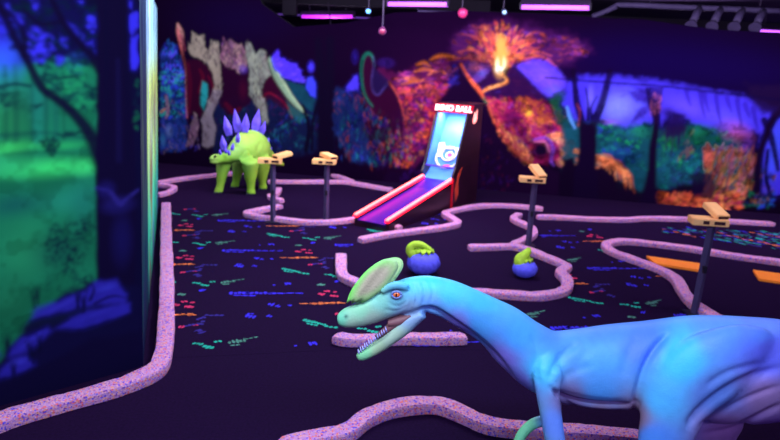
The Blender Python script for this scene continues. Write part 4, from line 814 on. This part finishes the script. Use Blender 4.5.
# shoulders and arms
limb(b, [(566, 352, 2.88, 8, .02), (556, 360, 2.80, 18, .032), (549, 372, 2.745, 18, .045), (548, 392, 2.73, 13.5, .04), (551, 415, 2.72, 12, .042), (555, 440, 2.71, 11.5, .04), (559, 462, 2.71, 10.5, .036), (560, 476, 2.70, 8.5, .03)], n=20)
limb(b, [(561, 472, 2.70, 9, .03), (545, 485, 2.68, 8.5, .028), (528, 497, 2.66, 7.5, .024), (516, 503, 2.65, 6.5, .026)], n=14)
for dx, dy, dY in ((-16, 14, -.03), (-20, 8, 0), (-16, 16, .03)):
    limb(b, [(518, 502, 2.65+dY*.4, 4, .016), (518+dx*.5, 502+dy*.3, 2.65+dY, 3.6, .014), (518+dx, 502+dy, 2.65+dY*1.2, 2.6, .01)], n=10)
limb(b, [(556, 368, 3.0, 22, .04), (552, 398, 3.02, 12, .035), (553, 416, 3.03, 9, .03), (546, 420, 3.02, 7, .026), (533, 424, 3.0, 6.4, .026), (523, 433, 2.98, 6, .025), (517, 445, 2.97, 5.6, .024), (514, 458, 2.97, 5.2, .026)], n=16)
for dx, dy, dY in ((-6, 20, -.04), (-10, 16, 0), (2, 20, .03)):
    limb(b, [(514, 456, 2.97, 3.6, .016), (514+dx*.5, 456+dy*.5, 2.97+dY, 3.2, .014), (514+dx, 456+dy, 2.97+dY*1.2, 2.4, .01)], n=10)
# hind legs
for Yc, sx, sg in ((2.745, 0, -1), (3.08, 42, 1)):
    yy = 2.9+sg*.0
    limb(b, [(772+sx*.1, 350, Yc+(.12 if sg < 0 else -.12), 16, .03), (750+sx*.2, 352, Yc+.03, 33, .055), (722+sx*.4, 362, Yc, 42, .08), (700+sx*.6, 376, Yc-.0, 44, .09), (681+sx, 398, Yc, 39, .09), (668+sx, 428, Yc, 33, .08), (661+sx, 458, Yc, 27, .07), (662+sx, 482, Yc, 20, .055)], n=26)
    kn = at(664+sx, 470, Yc); an = kn+np.array([.26, .0, 0]); an[2] = .20; ft = kn+np.array([.13, 0, 0]); ft[2] = .045
    b.loft([kn, kn*.6+an*.4+np.array([.02, 0, 0]), an], [.085, .07, .035], [.06, .055, .035], n=18, sub=4)
    b.loft([an+[0.005, 0, .02], an*.5+ft*.5, ft], [.04, .034, .04], [.035, .034, .05], n=16, sub=3)
    for dx, dy in ((-.16, -.07), (-.19, 0), (-.15, .07)):
        b.loft([ft, ft+[dx*.5, dy*.6, -.01], ft+[dx, dy, -.018]], [.034, .028, .018], [.03, .027, .02], n=12, sub=2)
AN_SHADED = [(340, 322, (120, 215, 175)), (360, 309, (140, 205, 165)), (352, 326, (165, 195, 165)), (372, 322, (165, 185, 165)), (380, 298, (130, 200, 180)), (365, 355, (135, 215, 155)), (395, 340, (165, 190, 165)), (378, 353, (165, 190, 150)), (397, 294, (105, 180, 200)), (410, 280, (90, 200, 235)), (430, 278, (70, 200, 245)), (450, 290, (80, 200, 245)),  # skin colours with blue top light and underside shade mixed in
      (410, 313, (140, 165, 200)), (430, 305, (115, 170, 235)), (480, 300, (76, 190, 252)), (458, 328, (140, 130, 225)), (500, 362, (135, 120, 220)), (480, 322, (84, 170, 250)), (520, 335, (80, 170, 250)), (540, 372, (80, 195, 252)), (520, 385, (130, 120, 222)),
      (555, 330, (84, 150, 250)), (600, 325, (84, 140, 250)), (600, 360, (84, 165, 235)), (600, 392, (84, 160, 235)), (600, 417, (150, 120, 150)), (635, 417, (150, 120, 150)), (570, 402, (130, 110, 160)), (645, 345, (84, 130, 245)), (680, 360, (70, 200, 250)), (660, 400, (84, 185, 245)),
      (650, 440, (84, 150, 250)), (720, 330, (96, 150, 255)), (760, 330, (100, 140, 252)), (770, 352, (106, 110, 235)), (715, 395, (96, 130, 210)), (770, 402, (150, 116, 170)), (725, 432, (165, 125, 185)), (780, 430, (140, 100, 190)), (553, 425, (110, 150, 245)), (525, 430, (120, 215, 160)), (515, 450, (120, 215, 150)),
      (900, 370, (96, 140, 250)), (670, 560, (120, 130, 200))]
CR = [([(404, 318), (430, 309), (452, 322), (474, 338), (498, 360), (516, 382)], 2.6, .018), ([(420, 311), (440, 312), (462, 325), (486, 343), (508, 366)], 1.4, .005),
      ([(407, 284), (411, 296), (409, 312)], 1.6, .005), ([(413, 281), (417, 294), (415, 308)], 1.8, .006), ([(421, 279), (425, 292), (423, 307)], 1.8, .005), ([(430, 281), (433, 292), (431, 304)], 1.8, .003),
      ([(338, 329), (352, 331), (368, 328.5), (386, 322), (404, 318.5), (420, 313)], 1.3, .004), ([(387, 300), (392, 305), (400, 306), (407, 300), (406, 290)], 1.5, .0035), ([(383, 309), (396, 311), (408, 305)], 1.8, .003), ([(352, 306), (366, 302), (380, 298)], 2.2, .003),
      ([(551, 388), (562, 397), (585, 403.5), (610, 406), (636, 405)], 2.4, .026), ([(556, 396), (577, 408), (605, 412), (634, 411)], 1.8, .009), ([(549, 384), (553, 370), (566, 352), (582, 340)], 4.5, .010), ([(551, 386), (570, 374), (596, 364)], 5, .006), ([(552, 389), (574, 396), (600, 401), (634, 402)], 3, .006), ([(528, 332), (537, 350), (536, 372), (541, 390)], 4, .006), ([(600, 330), (586, 352), (572, 372)], 6, .004),
      ([(672, 330), (657, 346), (645, 368), (637, 396), (633, 424)], 4, .022), ([(788, 366), (752, 378), (722, 394), (698, 414), (686, 432)], 5, .022), ([(770, 362), (730, 372), (704, 388)], 4, .009), ([(786, 384), (748, 398), (716, 416), (696, 430)], 3, .009), ([(786, 402), (756, 418), (730, 430), (700, 434)], 3, .014), ([(640, 330), (628, 356), (622, 380)], 6, .006)]
m_dino = vcol_mat('crested_dinosaur_skin', .5, .35, bump=.15, bs=120)
dn = thing('crested_dinosaur', 'large pale blue crested dinosaur statue with open jaws, striding across the foreground', 'dinosaur statue', (at(690, 470, 2.9)[0], 2.9, 0))
def dino_post(V, N, px, py, Cc):
    sp = (fbm(V[:, 0], V[:, 2], .03)-.5)*.16; Cc = Cc*(1+sp)[:, None]
    d = np.hypot(px-346, py-316.5); k = (np.exp(-(d/1.8)**2)*.85)[:, None]; Cc = Cc*(1-k)+lin((30, 50, 70))*k
    d = np.hypot((px-396.5)/1.25, py-294.5); k = (np.exp(-(d/5.5)**2)*.55)[:, None]*(N[:, 1] < .2)[:, None]; Cc = Cc*(1-k)+lin((70, 50, 110))*k
    return np.clip(Cc, 0, .9)
body = sculpt('body', b, .0065, 6, dn, m_dino, AN_SHADED, 16, CR, post=dino_post, relax=560)
# crests: two thin upright leaves either side of the skull
m_crest = vcol_mat('crest_skin', .5, .3, bump=.3, bs=110)
co = [(347, 309), (347, 301), (351, 290.5), (357, 281.5), (364, 273), (371, 266.8), (378, 262), (385, 259), (392, 258.4), (397, 261), (398.3, 267), (395, 274), (390, 281), (384, 288), (374, 296), (362, 303)]
for Yb, off, tl in ((2.655, -1, (0, 0)), (2.715, 1, (5, -1))):
    base_, tip = np.array([360, 301]), np.array([392, 262])
    V = []; F = []; rings = 6; n = len(co)*3; oo = crom(np.array(co+[co[0]], float), 3)[:-1]; n = len(oo); cen = oo.mean(0)
    for side in (-1, 1):
        for q in range(rings):
            s = 1-q/rings; th = .0035+.009*(1-s**3)
            for (x, y) in oo:
                X, Yp = cen[0]+(x-cen[0])*s+tl[0], cen[1]+(y-cen[1])*s+tl[1]
                up = (305-Yp)/46; fan = .018*off*up**1.5
                V.append(at(X, Yp, Yb+fan+side*th*(1-.0*up)))
    for side in (0, 1):
        o0 = side*rings*n
        for q in range(rings-1):
            for k in range(n): F.append((o0+q*n+k, o0+q*n+(k+1) % n, o0+(q+1)*n+(k+1) % n, o0+(q+1)*n+k))
        F.append(tuple(o0+(rings-1)*n+k for k in range(n)))
    for k in range(n): F.append((k, (k+1) % n, rings*n+(k+1) % n, rings*n+k))
    o = mesh_obj('crest', V, F, m_crest, dn, smooth=True)
    bm = bmesh.new(); bm.from_mesh(o.data); bmesh.ops.recalc_face_normals(bm, faces=bm.faces); bm.to_mesh(o.data); bm.free()
    VV = np.array(V); nv = len(VV); col = np.ones((nv, 4), np.float32)
    for i in range(nv):
        q = (i//n) % rings; k = i % n; up = max(0, min(1, (305-oo[k][1])/40)); e = max(0, 1-q/1.6)
        back = max(0, min(1, (oo[k][0]-oo[:, 0].mean()+6)/20)) if q == 0 else 0
        gx = (oo[k][0]-oo[:, 0].mean())*.8+(oo[k][1]-oo[:, 1].mean())*.6; gx *= (1-q/6); gr = math.exp(-((gx+1.5)/2.2)**2)*.55+.12*math.sin(gx*1.3)
        e = max(0, 1-q/3.2)*(1.15-.5*max(0, min(1, (gx+8)/16))); e = max(0, min(1, e))
        c = lin((205, 190, 160))*(1-.6*max(0, gr))*(1-e)+lin((135, 235, 110))*e*(1-.4*back)+lin((170, 190, 170))*e*.4*back
        col[i, :3] = np.clip(c, 0, .9)
    a = o.data.color_attributes.new('paint', 'FLOAT_COLOR', 'POINT'); a.data.foreach_set('color', col.reshape(-1)); o['label'] = 'green-edged tan crest plate'
m_eye = mat('orange_eye', (235, 110, 60), .15, spec=.8); m_pup = mat('black_pupil', (10, 5, 10), .1, spec=.9); m_lid = mat('eyelid_skin', (110, 130, 190), .5)
m_tooth = mat('tooth_ivory', (175, 170, 240), .3); m_mouth = mat('brown_mouth_lining', (120, 76, 84), .45); m_claw = mat('dark_claw', (40, 36, 60), .4)
for Ye, s in ((2.642, -1), (2.748, 1)):
    c = at(396.5, 294.5, Ye); b = MB(); b.sphere(c, (.0175, .012, .0145), 20, 14); e = b.build('eye', m_eye, dn, smooth=True); e['label'] = 'orange eye'
    b = MB(); b.sphere(c+[-.001, s*.0085, 0], (.0045, .005, .0095), 14, 10); b.build('pupil', m_pup, e, smooth=True)
    for up in (1, -1):
        b = MB(); b.tube([c+[.0205*math.cos(t)*-1, s*.005, up*.0145*math.sin(t)+.001] for t in np.linspace(-.15, PI+.15, 12)], [.003]+[.0052]*10+[.003], n=8, lat=(0, 1, 0)); b.build('eyelid', m_lid, dn, smooth=True)
b = MB(); limb(b, [(404, 320, 2.695, 3, .03), (394, 324, 2.69, 4.5, .028), (385, 331, 2.685, 3.6, .022), (376, 337.5, 2.68, 2.6, .014)], n=14); b.build('tongue', m_mouth, dn, smooth=True)
b = MB(); limb(b, [(410, 314, 2.70, 3, .034), (402, 319, 2.695, 6, .036), (393, 321.5, 2.69, 5.5, .033), (388, 322, 2.69, 4, .03)], n=14); b.build('mouth_lining', m_mouth, dn, smooth=True)
def tooth(x, y, Y, dx, dy, r=.0042):
    a, c = at(x, y, Y), at(x+dx, y+dy, Y); b = MB(); b.loft([a, a*.5+c*.5, c], [r, r*.75, r*.12], [r*.8, r*.6, r*.1], n=8); b.build('tooth', m_tooth, dn, smooth=True)
for i in range(14):
    t = i/13; x = 358.5+(386-358.5)*t; y = 351.5+(329.5-351.5)*t; w = .012+.022*t**.7
    tooth(x+.6, y+2.2, 2.68-w, -1.2, -4.2-(i % 2)); tooth(x+.6, y+1.2, 2.68+w, -1.2, -3.8-(i % 2))

# --- the plated dinosaur by the back mural
b = MB()
lt = (.84, -.54, 0)
def rows(L): return [at(x, y, Y) for x, y, Y, r, l in L], [r*Y*K for x, y, Y, r, l in L], [l*Y*K for x, y, Y, r, l in L]
def limb2(L, n=20, sub=4, lat=lt): p, u, l = rows(L); b.loft(p, u, l, lat=lat, n=n, sub=sub)
limb2([(209.5, 158.5, 9.5, 2.5, 2.5), (212, 159.5, 9.52, 4.2, 4), (216, 159.2, 9.6, 5.4, 5), (222, 158.2, 9.68, 5, 4.8), (230, 156, 9.78, 7.4, 7), (238, 151.5, 9.92, 12, 11), (245, 148, 10.08, 16, 14.5), (251, 147.5, 10.22, 17.5, 15.5), (257, 149.5, 10.38, 15.5, 14), (263, 154, 10.55, 10.5, 9.5), (270, 158, 10.7, 6.5, 6.5), (277, 162, 10.85, 4, 4), (284, 165, 10.98, 1.5, 1.5)], 26)
for (hx, hy, HY), (fx, fy), r in (((225, 158, 9.86), (219, 193), 6.5), ((250, 160, 9.8), (251, 194.5), 7.5), ((240, 160, 10.3), (235, 187.5), 6.2), ((261, 158, 10.15), (263, 189.5), 8)):
    f_ = fl(fx, fy); h = at(hx, hy, HY); b.loft([h, h*.6+f_*.4+[0, 0, .02], h*.25+f_*.75, f_+[0, 0, .03], f_+[0, 0, .002]], [r*HY*K*1.35, r*HY*K, .062, .07, .075], [r*HY*K*1.3, r*HY*K*.95, .06, .07, .08], lat=lt, n=18, sub=3)
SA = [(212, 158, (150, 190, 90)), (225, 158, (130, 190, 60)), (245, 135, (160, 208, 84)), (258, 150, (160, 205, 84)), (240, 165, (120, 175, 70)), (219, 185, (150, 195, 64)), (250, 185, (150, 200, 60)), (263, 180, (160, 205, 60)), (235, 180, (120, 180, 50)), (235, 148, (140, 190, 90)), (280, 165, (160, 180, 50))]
SC = [([(208, 160.2), (214, 161.2), (219, 160.4)], .9, .03), ([(240, 158), (247, 150), (252, 158)], 1.4, .015), ([(262, 140), (257, 152), (260, 166)], 1.6, .012), ([(228, 160), (236, 163), (244, 166)], 1.6, .01)]
st = thing('plated_dinosaur', 'yellow-green plated dinosaur statue with violet back plates, standing before the back mural', 'dinosaur statue', (fl(243, 191)[0], fl(243, 191)[1], 0))
m_st = vcol_mat('plated_dinosaur_skin', .6, .2, bump=.4, bs=30)
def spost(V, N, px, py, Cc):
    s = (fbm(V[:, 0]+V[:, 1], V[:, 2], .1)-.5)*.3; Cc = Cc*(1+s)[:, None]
    k = sstep((-N[:, 2]-.2)*1.6)[:, None]*.35; return np.clip(Cc*(1-k)+lin((90, 120, 60))*k, 0, .9)  # downward-facing skin darkened, underside shade put into the colour
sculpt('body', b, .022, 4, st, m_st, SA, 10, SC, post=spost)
m_plate = mat('violet_back_plate', (108, 84, 236), .5, var=.25, vs=12)
def plate(x0, y0, x1, y1, w, Y, skew=0):
    ax = np.array([x1-x0, y1-y0], float); L = np.linalg.norm(ax); ax /= L; nx = np.array([-ax[1], ax[0]])
    pr = [(-.08, .34), (.12, .46), (.34, .5), (.6, .33), (.82, .15), (1, .0)]
    o = [(t, s) for t, s in pr]+[(t, -s) for t, s in pr[-2::-1]]; n = len(o)
    pt = lambda t, s, d: at(x0+ax[0]*t*L+nx[0]*s*w, y0+ax[1]*t*L+nx[1]*s*w, Y+d)
    V = [pt(t, s, 0) for t, s in o]+[pt(.34, 0, -.035), pt(.34, 0, .035)]
    F = [(i, (i+1) % n, n) for i in range(n)]+[((i+1) % n, i, n+1) for i in range(n)]
    mesh_obj('plate', V, F, m_plate, st)
for a in ((229, 134, 224.5, 115, 8.5, 10.02), (238, 130.5, 234.5, 108.5, 8.5, 10.12), (245, 131, 246.5, 113, 8.5, 10.02), (255, 130, 259, 108.5, 9, 10.25), (261, 134, 265.5, 120.5, 6.5, 10.35), (224, 149, 222, 134.5, 7, 9.74), (237.5, 142, 238.5, 131.5, 5, 9.76), (232, 150, 233.5, 142.5, 4, 9.66), (226, 153, 225, 147, 4, 9.6), (220.5, 154.5, 219.5, 149, 3.4, 9.54), (229, 155, 229, 149, 3, 9.6),
          (266, 143, 269.5, 137.5, 5, 10.45), (269, 152, 272, 147, 3.6, 10.6)):
    plate(*a)
b = MB(); b.sphere(at(215, 156.6, 9.50), .02, 10, 8); b.build('eye', m_pup, st, smooth=True)
for fx, fy in ((219, 193), (251, 194.5), (235, 187.5), (263, 189.5)):
    f_ = fl(fx, fy)
    for k in (-1, 0, 1): b = MB(); b.sphere(f_+[k*.042-.01, -.07+abs(k)*.012, .014], (.018, .02, .014), 8, 6); b.build('toenail', m_claw, st, smooth=True)

# ------------------------------------------------------------------ light: black-light battens under the ceiling, plus added fills
def area(name, loc, tgt, sx, sy, W, col):
    d = bpy.data.lights.new(name, 'AREA'); d.shape = 'RECTANGLE'; d.size = sx; d.size_y = sy; d.energy = W; d.color = col
    o = bpy.data.objects.new(name, d); C.objects.link(o); o.location = loc
    v = Vector(tgt)-Vector(loc); o.rotation_euler = v.to_track_quat('-Z', 'Y').to_euler(); return o
NEU = (.86, .78, 1.0)
for x, y in ((-3.6, 9.2), (-.6, 8.7), (2.4, 8.0), (5.4, 7.4)): area('batten_or_fill', (x, y, 3.3), (x+.7, y+3.0, 1.3), 2.6, .25, 115, NEU)
for x, y in ((-1.0, 6.0), (2.6, 5.4), (5.5, 4.5)): area('batten_or_fill', (x, y, 3.36), (x, y+.2, 0), 2.4, .25, 46, NEU)
area('batten_or_fill', (.6, -1.6, 3.0), (1.0, 2.9, .8), 2.4, .25, 60, (.62, .5, 1.0))  # violet fill added behind the camera to lift the dinosaur underside
area('batten_or_fill', (-.9, 1.3, 3.3), (-1.9, 3.9, 1.0), 2.4, .25, 78, (.8, .85, 1.0))
area('batten_or_fill', (.9, .6, 3.3), (1.0, 2.9, .9), 2.4, .25, 105, (.50, .70, 1.0))
area('batten_or_fill', (-1.6, .6, 3.1), (.1, 2.7, 1.0), 1.2, .25, 22, (.7, 1.0, .75))
area('batten_or_fill', (.6, 6.8, 3.3), (-2.5, 6.8, 1.6), 2.2, .25, 210, (.8, .9, 1.0))
area('playfield_lamp', G(2.20, 0, 1.33), G(2.30, 0, .6), .45, .05, 15, (.6, .7, 1.0))
area('ceiling_fill', (-1.6, 15.8, 2.7), (-1.6, 16.2, 3.5), 1.6, .2, 30, (.8, .6, 1.0)); area('ceiling_fill', (5.5, 13.2, 2.9), (5.2, 12.6, 3.5), 1.6, .2, 14, (.7, .5, 1.0))  # upward fills added to brighten the ceiling beyond the mural wall
w = bpy.data.worlds.new('world'); bpy.context.scene.world = w; w.use_nodes = True
w.node_tree.nodes['Background'].inputs[0].default_value = (.16, .06, .5, 1); w.node_tree.nodes['Background'].inputs[1].default_value = .7
vs = bpy.context.scene.view_settings; vs.view_transform = 'Standard'; vs.look = 'None'; vs.gamma = 1; vs.exposure = 0; vs.use_curve_mapping = False
